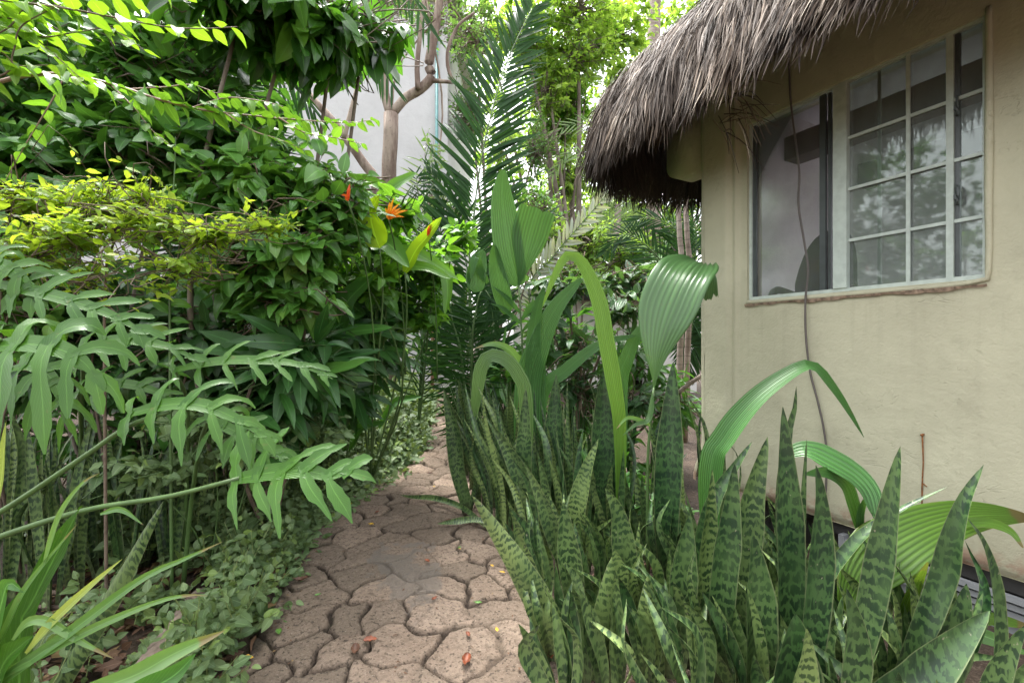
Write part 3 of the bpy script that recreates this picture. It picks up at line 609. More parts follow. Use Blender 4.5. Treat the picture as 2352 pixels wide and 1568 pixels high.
def ribbon(mb, pts, width, prof, face=(0, -1, .3), n=16, nv=4, cup=.15, pleat=0., npl=8, twist=0., r=.5, ragged=0., uvrep=False, wave=0.):
    C = catmull(pts, n + 1); T = nrm(np.gradient(C, axis=0)); t = np.linspace(0, 1, n + 1)
    S = nrm(np.cross(T, np.asarray(face, float)[None])); 
    for i in range(1, n + 1):
        if (S[i] * S[i - 1]).sum() < 0: S[i] = -S[i]
    N = np.cross(S, T); tw = twist * t
    S, N = S * np.cos(tw)[:, None] + N * np.sin(tw)[:, None], N * np.cos(tw)[:, None] - S * np.sin(tw)[:, None]
    w = np.asarray(prof(t)) * width; nv2 = npl * 2 if pleat else nv
    s = np.linspace(-1, 1, nv2 + 1); zig = (np.arange(nv2 + 1) % 2) * 2 - 1.
    off = cup * w[:, None] * (s[None] ** 2) + (pleat * width * zig[None] * np.minimum(1, w / width)[:, None] if pleat else 0)
    if wave: off = off + wave * width * np.sin(t * 19 + 1)[:, None] * s[None] * np.abs(s[None])
    G = C[:, None] + S[:, None] * (s[None] * w[:, None] * .5)[..., None] + N[:, None] * off[..., None]
    if ragged:
        rr = np.random.default_rng(int(abs(C[0, 0]) * 1e4) % 9999); k = (n + 1) // 7
        cut = rr.random(nv2 + 1) ** 2 * ragged
        for i in range(1, k + 1): G[n + 1 - i] -= T[n + 1 - i][None] * (cut * (1 - (i - 1) / k))[:, None]
    ul = t * (np.linalg.norm(np.diff(C, axis=0), axis=1).sum() / .9 if uvrep else 1.)
    uv = np.stack([np.broadcast_to(ul[:, None], (n + 1, nv2 + 1)), np.broadcast_to((s[None] + 1) / 2, (n + 1, nv2 + 1))], -1)
    mb.grid(G, uv, r)
P_SNAKE = lambda t: np.minimum(1, .66 + .75 * t) * np.clip((1 - t) * 2.7, 0, 1) ** .72 * (1 - .0 * t) + .01
P_STRAP = lambda t: np.minimum(1, .35 + 3 * t) * np.clip((1 - t) * 2.0, 0, 1) ** .75 + .01
P_LANCE = lambda t: np.sin(math.pi * np.clip(t, 0, 1) ** .8) ** .8 * .98 + .02
P_BROAD = lambda t: sstep(-.05, .55, t) * (1 - .45 * sstep(.72, 1.0, t)) + .02
P_BLADE = lambda t: np.sin(math.pi * np.clip(t * .97 + .02, 0, 1) ** .75) ** .55 + .01
P_PADDLE = lambda t: np.sin(math.pi * np.clip(t, 0, 1) ** .62) ** .7 + .01

def sprays(S, E, k, leafL, ratio, seed, droop=.25, start=.3, jit=.35, up=1.0, nb=(0, 0, 0)):
    """leaves set alternately along twigs S -> E; returns P, D, N, L, W, r"""
    r = np.random.default_rng(seed); n = len(S); t = np.linspace(start, 1, k)[None] + r.uniform(-.5, .5, (n, k)) * (1 - start) / k
    ax = E - S; ln = np.linalg.norm(ax, axis=1); T = nrm(ax); up_ = np.array([0, 0, 1.])
    sd = nrm(np.cross(T, up_[None] + r.normal(0, .35, (n, 3)))); sg = np.where((np.arange(k) % 2)[None] == 0, 1., -1.) + 0 * t
    P = S[:, None] + ax[:, None] * t[..., None]; P[..., 2] -= droop * .35 * ln[:, None] * t ** 2
    lead = np.where(t > .9, 1.2, .45)
    D = T[:, None] * lead[..., None] + sd[:, None] * (sg * np.where(t > .9, .25, .85))[..., None] + r.normal(0, jit, (n, k, 3)); D[..., 2] -= droop
    N = up_ * up + r.normal(0, .45, (n, k, 3)) + T[:, None] * .3 + np.asarray(nb, float)
    L = leafL * r.uniform(.42, 1.2, (n, k)) * np.where(t > .9, .75, 1)
    rv = np.clip(r.normal(.45, .22, (n, 1)) + r.normal(0, .15, (n, k)), 0, 1)
    f = lambda a: a.reshape(-1, a.shape[-1]) if a.ndim == 3 else a.ravel()
    return f(P), f(D), f(N), L.ravel(), (L * ratio * r.uniform(.85, 1.15, (n, k))).ravel(), rv.ravel()

def bush(name, label, cat, group, base, blobs, leafL, ratio, tp, lmat, smat, k=8, seed=1, droop=.25, twig=.45, stemr=.02, start=.3, names=('stem', 'foliage'), limb=True, up=1., trunk=None, shell=.45, twig_r=.004, face_bias=None, nb=(0, 0, 0), limbs=90):
    """a shrub or tree: trunk and limbs in one part, leaves on twigs through ellipsoid blobs (cx, cy, cz, rx, ry, rz, twigs) in the other"""
    r = np.random.default_rng(seed); base = np.asarray(base, float)
    root = thing(name, label, cat, base, group); sm = MB(); fm = MB()
    for pts, rr in (trunk or []): sm.tube(pts, rr, 9, max(8, 4 * len(pts)))
    for bi, (cx, cy, cz, rx, ry, rz, n) in enumerate(blobs):
        c = V3(cx, cy, cz); d = nrm(r.normal(size=(n, 3))); q = r.uniform(shell, 1, n) ** .6
        if face_bias is not None: d = nrm(d + np.asarray(face_bias) * r.random((n, 1)))
        E = c + d * q[:, None] * np.array([rx, ry, rz]); g_ = gz(E[:, 0], E[:, 1]) + .05; E[:, 2] = np.maximum(E[:, 2], g_ + r.random(n) * .1)
        Sx = E - (nrm((E - c) * np.array([1, 1, .7]) + V3(0, 0, .25) * rz) + r.normal(0, .25, (n, 3))) * (twig * r.uniform(.6, 1.3, n))[:, None]
        Sx[:, 2] = np.maximum(Sx[:, 2], gz(Sx[:, 0], Sx[:, 1]) + .03)
        scatter(fm, tp, *sprays(Sx, E, k, leafL, ratio, seed * 31 + bi, droop, start, up=up, nb=nb), seed=seed)
        if limb:
            org = base if not trunk else np.asarray(trunk[min(bi, len(trunk) - 1)][0][-1], float)
            hub = c + V3(r.normal(0, .1) * rx, r.normal(0, .1) * ry, -.25 * rz)
            mid = .5 * (org + hub) + V3(r.normal(0, .08), r.normal(0, .08), 0) * np.linalg.norm(hub - org); sm.tube([org, mid, hub], [stemr, stemr * .8, stemr * .55], 6, 10)
            for i in range(0, n, max(1, n // limbs)):
                o_ = hub + (E[i] - hub) * .15 * r.random(); md = .5 * (o_ + Sx[i]) + r.normal(0, .06, 3)
                e2 = E[i].copy(); e2[2] -= droop * .35 * np.linalg.norm(E[i] - Sx[i])
                sm.tube([o_, md, Sx[i], e2], [max(twig_r * 1.8, stemr * .3), twig_r * 1.3, twig_r, twig_r * .5], 4, 9, cap=False)
    if sm.n: sm.build(names[0], smat, root)
    fm.build(names[1], lmat, root); return root

# ---- materials for plants
G_DARK = leaf_mat('dark_glossy_leaf', (.032, .10, .020), (.08, .215, .038), (.15, .30, .05), .30, .26, 16)
G_MID = leaf_mat('green_leaf', (.045, .14, .024), (.11, .255, .045), (.19, .34, .06), .34, .28, 16)
G_BRIGHT = leaf_mat('bright_leaf', (.05, .16, .02), (.12, .27, .035), (.2, .34, .05), .36, .42, 14)
G_LIME = leaf_mat('lime_leaf', (.08, .20, .025), (.30, .43, .055), (.44, .50, .09), .45, .52, 0, .2)
G_SMALL = leaf_mat('small_grey_green_leaf', (.065, .125, .042), (.165, .24, .095), (.22, .33, .07), .5, .22, 10, .35)
G_FAR = leaf_mat('far_leaf', (.10, .21, .045), (.23, .37, .08), (.36, .47, .11), .5, .48, 0, .2)
G_FARD = leaf_mat('far_dark_leaf', (.055, .135, .040), (.12, .24, .07), None, .4, .3, 0, .2)
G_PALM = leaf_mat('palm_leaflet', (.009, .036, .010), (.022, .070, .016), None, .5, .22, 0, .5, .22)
G_PALML = leaf_mat('pale_palm_leaflet', (.09, .17, .06), (.20, .29, .12), None, .4, .35, 0, .4)
G_PALMG = leaf_mat('silver_palm_leaflet', (.22, .27, .22), (.38, .42, .36), None, .4, .25, 0, .4)
G_PLEAT = leaf_mat('pleated_leaf', (.036, .13, .026), (.09, .235, .055), None, .38, .18, 0, .08, pleats=12, tcol=(.16, .34, .03))
G_HOOK = leaf_mat('fresh_pleated_leaf', (.055, .155, .020), (.11, .235, .032), None, .36, .28, 0, .1, pleats=9, tcol=(.26, .44, .03))
G_PLEATB = leaf_mat('bright_pleated_leaf', (.09, .22, .025), (.16, .30, .045), None, .36, .35, 0, .12, pleats=11, tcol=(.38, .55, .03), tip=.03)
G_PHIL = leaf_mat('philodendron_leaf', (.026, .092, .010), (.066, .165, .018), None, .29, .30, 14, .4, .42)
G_STRAP = leaf_mat('strap_leaf', (.07, .17, .04), (.14, .26, .07), None, .35, .25, 0, .35, tip=.03)
G_STRAPY = leaf_mat('yellowing_leaf', (.22, .30, .06), (.33, .40, .10), None, .4, .3, 0, .35)
G_HELI = leaf_mat('heliconia_leaf', (.028, .105, .020), (.075, .21, .038), None, .33, .25, 30)
G_HELIB = leaf_mat('bright_heliconia_leaf', (.16, .32, .015), (.26, .42, .02), None, .35, .45, 30, .7)
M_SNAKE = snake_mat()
M_STEMG = plain_mat('green_stem', (.07, .13, .035), .5, .2); M_STEMB = bark_mat('twig_bark', (.10, .07, .05), (.19, .14, .10), 14, .4, .3)
M_STEMP = plain_mat('pinkish_twig', (.26, .17, .13), .6, .2)
M_BARK = bark_mat('pale_brown_bark', (.13, .085, .065), (.33, .26, .21), 5, .22, .5)
M_BARKD = bark_mat('dark_bark', (.11, .085, .065), (.22, .18, .145), 8, .3, .5)
M_BARKP = bark_mat('palm_bark', (.22, .17, .14), (.36, .30, .26), 7, .6, .4, bands=9)
M_DEAD = leaf_mat('dead_leaf', (.075, .035, .020), (.16, .085, .048), (.26, .18, .07), .65, .1, 14, .4)

def frond(mb_mid, mb_leaf, rachis, n, leafL, wid, ang=50, droop=.3, seed=0, up=None, tipdrop=0., taper=.5, rr=.018, asym=(1, 1), start=.12, flat=.1):
    """pinnate palm frond: rachis curve plus paired leaflets"""
    r = np.random.default_rng(seed); C = catmull(rachis, 40); T = nrm(np.gradient(C, axis=0)); mb_mid.tube(C, [rr, rr * .7, rr * .25], 6)
    t = np.linspace(start, 1, n); P = np.stack([np.interp(t, np.linspace(0, 1, 40), C[:, i]) for i in range(3)], -1); Tt = np.stack([np.interp(t, np.linspace(0, 1, 40), T[:, i]) for i in range(3)], -1)
    upv = np.asarray(up if up is not None else (0, 0, 1.), float); S = nrm(np.cross(Tt, upv[None])); N = np.cross(S, Tt)
    for k, sg in enumerate((-1, 1)):
        an = np.radians(ang + r.normal(0, 4, n) - 18 * t)[:, None]
        D = Tt * np.cos(an) + S * sg * np.sin(an) + N * flat + r.normal(0, .04, (n, 3)); D[:, 2] -= droop * (1 - .3 * t)
        L = leafL * asym[k] * (np.sin(math.pi * np.clip(.18 + .75 * t, 0, 1)) ** .7) * r.uniform(.9, 1.08, n)
        scatter(mb_leaf, T_PALM, P, D, N + r.normal(0, .12, (n, 3)), L, wid * r.uniform(.8, 1.1, n), np.clip(r.normal(.45, .2, n), 0, 1), seed)

# ================================================================== TREES AND PALMS BEHIND
YT = 7.2
def ats(l, Y): return [at(x, y, Y + (dy[0] if dy else 0)) for x, y, *dy in l]
tb = at(893, 760, YT); tb[2] = gz(0, YT)
trunk = [(ats([(893, 420), (897, 330), (898, 262)], YT), [.135, .115, .115])]
trunk[0][0].insert(0, tb)
trunk += [(ats([(897, 265), (884, 215), (884, 160), (880, 60), (872, -60)], YT), [.075, .065, .055, .05]), (ats([(900, 262), (932, 225), (965, 205), (992, 175), (985, 150), (998, 80), (1015, -30)], YT), [.07, .075, .075, .065, .06]),
          (ats([(960, 205), (958, 150), (965, 80), (975, -20)], YT - .1), [.045, .035, .03]), (ats([(990, 185), (1015, 187), (1046, 190)], YT), [.04, .03, .025]), (ats([(1040, 188), (1028, 150), (1030, 110), (1052, 60), (1090, 30)], YT), [.03, .025, .02]),
          (ats([(880, 560), (862, 420), (835, 375), (800, 325), (762, 275), (728, 238), (690, 190), (660, 120)], YT - .15), [.10, .085, .07, .06, .05, .04]), (ats([(808, 250), (822, 190), (832, 160)], YT - .15), [.03, .02]), (ats([(790, 318), (806, 255), (822, 195), (840, 150)], YT - .2), [.04, .03, .015])]
bush('tree', 'pale barked tree forking into several limbs in front of the grey building', 'tree', None, tb,
     [(*at(1000, 20, YT + .3), .9, .7, .7, 60), (*at(880, 10, YT), 1.0, .7, .6, 60), (*at(1080, 80, YT + .6), .5, .5, .5, 30), (*at(985, 420, YT - .1), .35, .3, .9, 26)], .09, .5, T_SM, G_FARD, M_BARK, k=9, seed=21, names=('trunk', 'crown'), trunk=trunk, stemr=.02, twig=.5)

def palm(name, label, base, fronds, lmat, leafL, wid, n, group=None, droop=.3, trunk=None, seed=0, ang=50, rr=.018, up=(0, -1, .25), asym=None):
    root = thing(name, label, 'palm', base, group)
    if trunk: m = MB(); m.tube(trunk[0], trunk[1], 12, 24); m.build('trunk', M_BARKP, root)
    for i, f in enumerate(fronds):
        a, b = MB(), MB(); o = {} if not isinstance(f, dict) else f; pts = f['p'] if isinstance(f, dict) else f
        frond(a, b, pts, o.get('n', n), o.get('L', leafL), o.get('w', wid), o.get('ang', ang), o.get('droop', droop), seed * 17 + i, o.get('up', up), rr=rr, asym=o.get('asym', (1, 1)), flat=o.get('flat', .1))
        b.build('frond', o.get('m', lmat), root); fo = root.children[-1]; a.build('midrib', M_STEMG, fo)
    return root
YP = 5.6; pb = on_ground(1085, 905); pb = V3(at(1085, 800, YP)[0], YP, float(gz(0, YP)))
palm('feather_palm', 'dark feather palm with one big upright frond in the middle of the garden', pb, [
    dict(p=[pb, *ats([(1078, 640), (1088, 500), (1104, 375), (1129, 260), (1158, 160, .1), (1192, 80, .15), (1222, 20, .2)], YP)], n=104, L=.86, w=.046, ang=57, droop=.10, up=(.1, -1, .35)),
    dict(p=[pb + V3(0, .2, 0), *ats([(1082, 700), (1070, 600), (1045, 500), (1018, 430), (990, 400)], YP + .4)], n=36, L=.65, w=.055, droop=.55, up=(0, -1, .4)),
    dict(p=[pb + V3(.1, .3, 0), *ats([(1100, 720), (1140, 600), (1200, 520), (1262, 490)], YP + .7)], n=40, L=.55, w=.03, droop=.45, up=(0, -1, .5)),
    dict(p=[pb + V3(0, -.2, 0), *ats([(1085, 790), (1092, 720), (1105, 670), (1125, 680), (1135, 760)], YP - .5)], n=34, L=.45, w=.022, droop=.9),
    dict(p=[pb + V3(0, -.2, 0), *ats([(1060, 820), (1040, 740), (1035, 700), (1050, 690), (1075, 740)], YP - .3)], n=30, L=.5, w=.022, droop=1.0),
], G_PALM, .8, .04, 70, seed=3)
YQ = 6.2; qb = V3(at(960, 700, YQ)[0], YQ, .15)
palm('drooping_palm', 'small palm with limp yellowing fronds against the edge of the grey building', qb, [
    dict(p=[qb, *ats([(985, 600), (975, 480), (975, 380), (990, 330), (1003, 400), (1020, 480)], YQ)], m=G_PALML, n=44, L=.42, w=.022, droop=.7),
    dict(p=[qb, *ats([(975, 620), (968, 520), (960, 440), (955, 400)], YQ - .1)], n=40, L=.4, w=.02, droop=.5),
    dict(p=[qb, *ats([(1000, 600), (1015, 500), (1000, 420), (985, 380)], YQ - .2)], n=40, L=.4, w=.018, droop=.3, ang=30)], G_PALM, .4, .02, 40, seed=4)
YR = 4.6; rb = V3(at(560, 700, YR)[0], YR, .05)
palm('arching_palm', 'tall palm arching long thin drooping leaflets down over the left bushes', rb, [
    dict(p=[rb, *ats([(480, 300), (500, 60), (600, -40), (720, 0), (820, 70), (900, 190)], YR)], n=70, L=.85, w=.028, droop=1.0, ang=45),
    dict(p=[rb, *ats([(470, 350), (470, 180), (540, 110), (640, 160), (720, 250)], YR - .2)], n=60, L=.75, w=.026, droop=.8, ang=40),
    dict(p=[rb, *ats([(520, 250), (640, -60), (800, -90), (920, -40), (985, 60)], YR + .3)], n=60, L=.8, w=.028, droop=1.0),
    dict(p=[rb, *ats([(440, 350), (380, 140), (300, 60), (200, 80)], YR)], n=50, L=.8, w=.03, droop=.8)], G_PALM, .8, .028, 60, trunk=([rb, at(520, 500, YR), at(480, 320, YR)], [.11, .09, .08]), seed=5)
YS = 15.; sb = V3(at(1505, 500, YS)[0], YS, .42)
tt = at(1507, -260, YS)
palm('coconut_palm', 'tall coconut palm whose ringed pale trunk rises behind the thatched roof', sb, [[tt, tt + V3(dx, dy, 1.2), tt + V3(2 * dx, 2 * dy, .2), tt + V3(2.5 * dx, 2.5 * dy, -1.2)] for dx, dy in ((1.3, .2), (-1.3, .3), (.5, 1.4), (-.6, -1.3), (.9, -1))], G_PALM, .9, .06, 40, trunk=([sb, at(1500, 250, YS), tt], [.26, .23, .2]), seed=6)
YU = 8.2; ub = V3(at(1300, 800, YU)[0], YU, .36)
palm('silver_palm', 'pale silvery palm frond rising behind the snake plants left of the thatch', ub, [dict(p=[ub, *ats([(1215, 680), (1270, 590), (1330, 520), (1390, 450), (1430, 400)], YU)], n=44, L=.42, w=.06, droop=.15, up=(.3, -1, .2), m=G_PALMG)], G_PALMG, .4, .05, 40, seed=7)
YV = 11.; vb = V3(at(1400, 700, YV)[0], YV, .42)
palm('fan_frond_palm', 'light green palm with spread fronds behind the left end of the thatched roof', vb, [
    dict(p=[vb, *ats([(1420, 480), (1400, 340), (1350, 285), (1280, 300), (1240, 340)], YV)], m=G_PALML), dict(p=[vb, *ats([(1400, 480), (1370, 380), (1310, 350), (1270, 400)], YV - .3)], m=G_PALML),
    dict(p=[vb, *ats([(1420, 480), (1430, 330), (1410, 230), (1380, 170)], YV)]), dict(p=[vb, *ats([(1430, 480), (1470, 360), (1500, 300), (1560, 320)], YV + .2)])], G_PALML, .75, .035, 46, trunk=([vb, at(1415, 560, YV), at(1420, 470, YV)], [.1, .09, .08]), seed=8, droop=.35)
YW = 7.2; wb = V3(at(1560, 800, YW)[0], YW, .33)
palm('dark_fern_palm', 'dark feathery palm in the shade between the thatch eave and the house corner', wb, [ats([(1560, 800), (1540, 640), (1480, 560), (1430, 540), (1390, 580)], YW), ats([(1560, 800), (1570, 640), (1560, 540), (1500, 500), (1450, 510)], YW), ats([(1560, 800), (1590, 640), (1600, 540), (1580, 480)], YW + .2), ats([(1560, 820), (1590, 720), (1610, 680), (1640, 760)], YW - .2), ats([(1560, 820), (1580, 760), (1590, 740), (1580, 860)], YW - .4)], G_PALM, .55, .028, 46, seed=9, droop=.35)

def far_tree(label, px, Y, blobs, lmat, leaf, seed, tr=.16, dens=1., lean=0., name='tree', cat='tree', group='leafy trees behind the garden'):
    b = V3(at(px, 800, Y)[0], Y, .42); bl = []; trk = []
    for (bx, by, rx, ry, n) in blobs:
        c = at(bx, by, Y); k = Y / F; bl.append((*c, rx * k, max(.9, rx * k * .7), ry * k, int(n * dens)))
        md = .55 * b + .45 * c; md[0] = b[0] * .7 + c[0] * .3 + lean; trk.append(([b, md, c], [tr * .75, tr * .42, tr * .15]))
    return bush(name, label, cat, group, b, bl, leaf * 1.15, .6, T_FAR, lmat, M_BARKD, k=16, seed=seed, names=('trunk', 'crown'), trunk=trk, stemr=.03, twig=.8, shell=.3, twig_r=.008, limb=True, droop=.35)
far_tree('broad leafy tree arching over the tall upright palm frond', 1330, 11.5, [(1200, 60, 150, 110, 110), (1330, 110, 120, 90, 90), (1330, 0, 160, 80, 90), (1260, 200, 80, 80, 46)], G_FAR, .17, 31)
far_tree('bright tree with a thin dark trunk left of the thatched roof', 1345, 13, [(1420, 60, 110, 90, 80), (1430, 180, 60, 60, 36), (1290, 270, 70, 90, 60), (1300, 400, 70, 80, 56)], G_FAR, .20, 32, tr=.13)
far_tree('light green tree standing behind the peak of the thatched roof', 1600, 17, [(1560, 60, 120, 100, 90), (1440, 240, 70, 60, 30), (1470, 330, 60, 60, 30)], G_FAR, .24, 33)
far_tree('darker small leaved tree beside the edge of the grey building', 1130, 10.8, [(1090, 60, 80, 120, 80), (1080, 240, 50, 120, 60), (1230, 330, 60, 90, 50), (1230, 460, 60, 70, 46)], G_FARD, .10, 34, tr=.1)
far_tree('pale feathery tree low behind the white house', 1290, 15.5, [(1290, 480, 130, 80, 120), (1420, 520, 130, 80, 120), (1540, 520, 130, 90, 90), (1300, 600, 150, 70, 100), (1460, 620, 140, 70, 90)], G_FAR, .20, 35, tr=.12)
far_tree('far leafy tree closing the view above the garden', 1250, 21, [(1150, 300, 120, 140, 80), (1320, 300, 120, 150, 70), (1420, 420, 120, 130, 70), (1120, 60, 140, 140, 60), (1500, 180, 140, 120, 60)], G_FAR, .30, 36, tr=.2)
far_tree('yellow green tree filling the gap right of the tall upright palm frond', 1290, 12.5, [(1240, 150, 70, 110, 60), (1300, 220, 70, 90, 60), (1360, 90, 70, 80, 50), (1250, 300, 60, 70, 40)], G_BRIGHT, .19, 38, tr=.1)
far_tree('spreading bright green bush low behind the hooked leaf and before the white house', 1330, 9.0, [(1250, 510, 80, 70, 60), (1350, 540, 90, 70, 70), (1450, 570, 90, 60, 70), (1200, 590, 70, 60, 40), (1540, 600, 70, 50, 40), (1320, 620, 80, 40, 36)], G_FAR, .12, 39, tr=.05, name='bush', cat='bush', group=None)
far_tree('dark leaved bush in the shade under the far eave', 1580, 8.6, [(1560, 540, 70, 60, 70), (1500, 610, 70, 50, 50), (1590, 650, 50, 70, 40)], G_FARD, .13, 37, tr=.06, name='bush', cat='bush', group=None)

# ================================================================== LEFT BANK OF SHRUBS
LS = 'shrubs massed along the left of the path'
def blob(px, py, Y, rx, ry, ryy, n): k = Y / F; return (*at(px, py, Y), rx * k, ryy, ry * k, n)
def gb(px, Y): p = at(px, 800, Y); return V3(p[0], Y, float(gz(0, Y)) - .02)
FB = (0, -.6, .15)
bush('dark_shrub', 'tall dark large leaved shrub filling the upper left behind the bright twigs', 'shrub', LS, gb(240, 3.6), [blob(150, 200, 3.5, 330, 230, .6, 190), blob(420, 170, 3.3, 230, 200, .5, 130), blob(420, 330, 3.1, 260, 140, .45, 115), blob(90, 400, 3.1, 260, 150, .5, 100), blob(-300, 250, 3.0, 300, 300, .9, 80), blob(-250, -200, 3.4, 400, 250, .9, 80), blob(250, -200, 3.8, 300, 160, .7, 60), (-4.6, 2.3, 3.5, .9, 1.5, 1.7, 230)], .20, .50, T_OV + T_LN[:2] + T_HT[:2], G_DARK, M_BARKD, k=8, seed=41, droop=.3, twig=.5, stemr=.016, shell=.35, face_bias=FB, nb=(.1, -.38, 0))  # blobs out of view at left added to darken the window reflection
bush('backing_shrub', 'dense dark shrub deep in the shade behind the other left shrubs', 'shrub', LS, gb(350, 5.2), [blob(150, 350, 5.4, 480, 420, .7, 150), blob(560, 420, 5.0, 260, 250, .6, 80), blob(250, 80, 4.8, 420, 200, .5, 90), blob(300, 700, 4.4, 420, 130, .5, 110), blob(-100, 800, 4.2, 300, 160, .5, 60), blob(620, 760, 4.6, 170, 130, .5, 60), blob(-500, 100, 5.0, 400, 700, 1.5, 120), blob(-100, -350, 5.4, 500, 300, 1.0, 90)], .28, .48, T_OV, G_DARK, M_BARKD, k=8, seed=42, droop=.3, twig=.6, stemr=.02, shell=.3, face_bias=FB)  # tall unseen blobs beyond the left and top added for the window to reflect
bush('hanging_leaf_tree', 'dark tree with big hanging oval leaves at the top beside the pale bark tree', 'tree', None, gb(520, 3.3), [blob(640, 20, 3.1, 190, 90, .4, 60), blob(750, 50, 3.2, 130, 70, .35, 36), blob(560, -60, 2.9, 300, 100, .5, 50), blob(850, 30, 3.4, 90, 50, .3, 14)], .25, .46, T_OV, leaf_mat('hanging_dark_leaf', (.015, .055, .013), (.06, .17, .022), (.13, .28, .03), .30, .38, 16), M_BARKD, k=7, seed=43, droop=1.1, twig=.5, stemr=.02, shell=.3, face_bias=FB, names=('trunk', 'crown'), nb=(.1, -.38, 0))
bush('green_shrub', 'mid green glossy shrub spilling towards the path below the long arching twig', 'shrub', LS, gb(620, 3.2), [blob(560, 420, 2.9, 180, 110, .35, 74), blob(700, 460, 3.0, 190, 130, .35, 96), blob(790, 430, 3.2, 100, 50, .3, 24), blob(620, 560, 2.8, 190, 110, .3, 78), blob(640, 660, 2.8, 150, 80, .3, 40)], .175, .52, T_OV + T_HT[:3] + T_LN[:1], G_MID, M_STEMB, k=7, seed=44, droop=.4, twig=.4, shell=.4, face_bias=FB, stemr=.014, nb=(.1, -.38, 0))
bush('low_shrub', 'low dark leaved shrub under the lime green twigs', 'shrub', LS, gb(250, 3.0), [blob(150, 700, 2.9, 280, 120, .35, 80), blob(450, 760, 2.9, 170, 110, .3, 60), blob(120, 830, 2.8, 240, 90, .3, 50), blob(560, 870, 3.1, 150, 90, .3, 40)], .18, .45, T_OV + T_LN[:2], leaf_mat('low_shrub_leaf', (.018, .06, .015), (.05, .13, .03), (.09, .18, .04), .34, .24, 16), M_STEMB, k=7, seed=45, droop=.4, twig=.4, shell=.35, face_bias=FB, stemr=.012, nb=(.1, -.38, 0))
bush('climbing_vine', 'bright leaved vine scrambling over the heliconia towards the path', 'vine', None, gb(850, 4.6), [blob(760, 500, 3.25, 100, 60, .25, 26), blob(850, 620, 3.5, 110, 60, .25, 30), blob(920, 470, 3.6, 60, 40, .25, 14), blob(900, 565, 4.0, 110, 60, .3, 30), blob(985, 600, 4.2, 90, 70, .3, 34), blob(950, 690, 4.2, 90, 80, .3, 34), blob(1050, 540, 4.6, 60, 40, .3, 16), blob(850, 460, 3.9, 90, 45, .3, 22), blob(880, 770, 4.6, 60, 60, .3, 22)], .17, .6, T_HT, G_BRIGHT, M_STEMG, k=6, seed=46, droop=.4, twig=.35, stemr=.009)
bush('lime_bush', 'small leaved lime yellow bush with thin bare twigs in flat sprays', 'bush', None, gb(245, 2.3), [blob(60, 450, 2.1, 130, 40, .35, 44), blob(240, 455, 2.2, 110, 34, .3, 34), blob(330, 440, 2.15, 60, 40, .2, 14), blob(150, 530, 2.05, 190, 36, .35, 52), blob(360, 510, 2.1, 120, 36, .25, 34), blob(480, 540, 2.1, 110, 34, .25, 26), blob(610, 515, 2.1, 85, 12, .10, 16), blob(420, 610, 2.1, 110, 30, .25, 16), blob(60, 590, 2.0, 130, 40, .3, 24), blob(200, 640, 2.0, 170, 36, .25, 10)], .055, .52, T_SM, G_LIME, M_STEMB, k=13, seed=47, limbs=18, nb=(0, -.5, 0), droop=.05, twig=.28, stemr=.005, shell=.15, twig_r=.0016, start=.2, up=1.2,
     trunk=[([gb(245, 2.3), at(240, 700, 2.3), at(252, 590, 2.25), at(272, 525, 2.2)], [.008, .007, .005])])
bush('hillside_shrub', 'green leafy shrub at the left edge behind the split philodendron leaves', 'shrub', LS, gb(60, 2.6), [blob(20, 600, 2.5, 120, 100, .3, 30), blob(60, 740, 2.6, 150, 60, .3, 26)], .16, .45, T_OV, G_MID, M_STEMB, k=7, seed=48, droop=.4, twig=.35, stemr=.01, nb=(.1, -.38, 0))

def along(fm, sm, pts, k, L, ratio, tp, seed, radius=(.006, .002), droop=.3, spread=.85, n=40, start=.15, endbig=False, sides=5, up=(0, 0, 1.)):
    r = np.random.default_rng(seed); C = catmull(pts, n); T = nrm(np.gradient(C, axis=0)); sm.tube(C, radius, sides, cap=False)
    t = np.linspace(start, 1, k) + r.normal(0, .25 / k, k); t = np.clip(t, 0, 1); ix = np.linspace(0, 1, n); P = np.stack([np.interp(t, ix, C[:, i]) for i in range(3)], -1); Tt = np.stack([np.interp(t, ix, T[:, i]) for i in range(3)], -1)
    S = nrm(np.cross(Tt, np.asarray(up)[None] + r.normal(0, .2, (k, 3)))); sg = np.where(np.arange(k) % 2 == 0, 1., -1.)[:, None]
    D = Tt * .55 + S * sg * spread + r.normal(0, .22, (k, 3)); D[:, 2] -= droop
    scatter(fm, tp, P, D, np.asarray(up) + r.normal(0, .35, (k, 3)), L * r.uniform(.65, 1.1, k) * (1 - .45 * t ** 3), L * ratio * r.uniform(.85, 1.15, k) * (1 - .4 * t ** 3), np.clip(r.normal(.5, .25, k), 0, 1), seed)
nr = thing('overhanging_shrub', 'shrub with bright lime leaves on long twigs reaching in from the upper left corner', 'shrub', (-2.3, 1.7, 0)); fm, sm = MB(), MB()
sm.tube([(-2.3, 1.7, 0), (-2.25, 1.6, 1.2), tuple(at(-250, 300, 1.6)), tuple(at(-200, 80, 1.6))], [.025, .02, .014, .01], 7, 20)
b0 = at(-200, 180, 1.6)
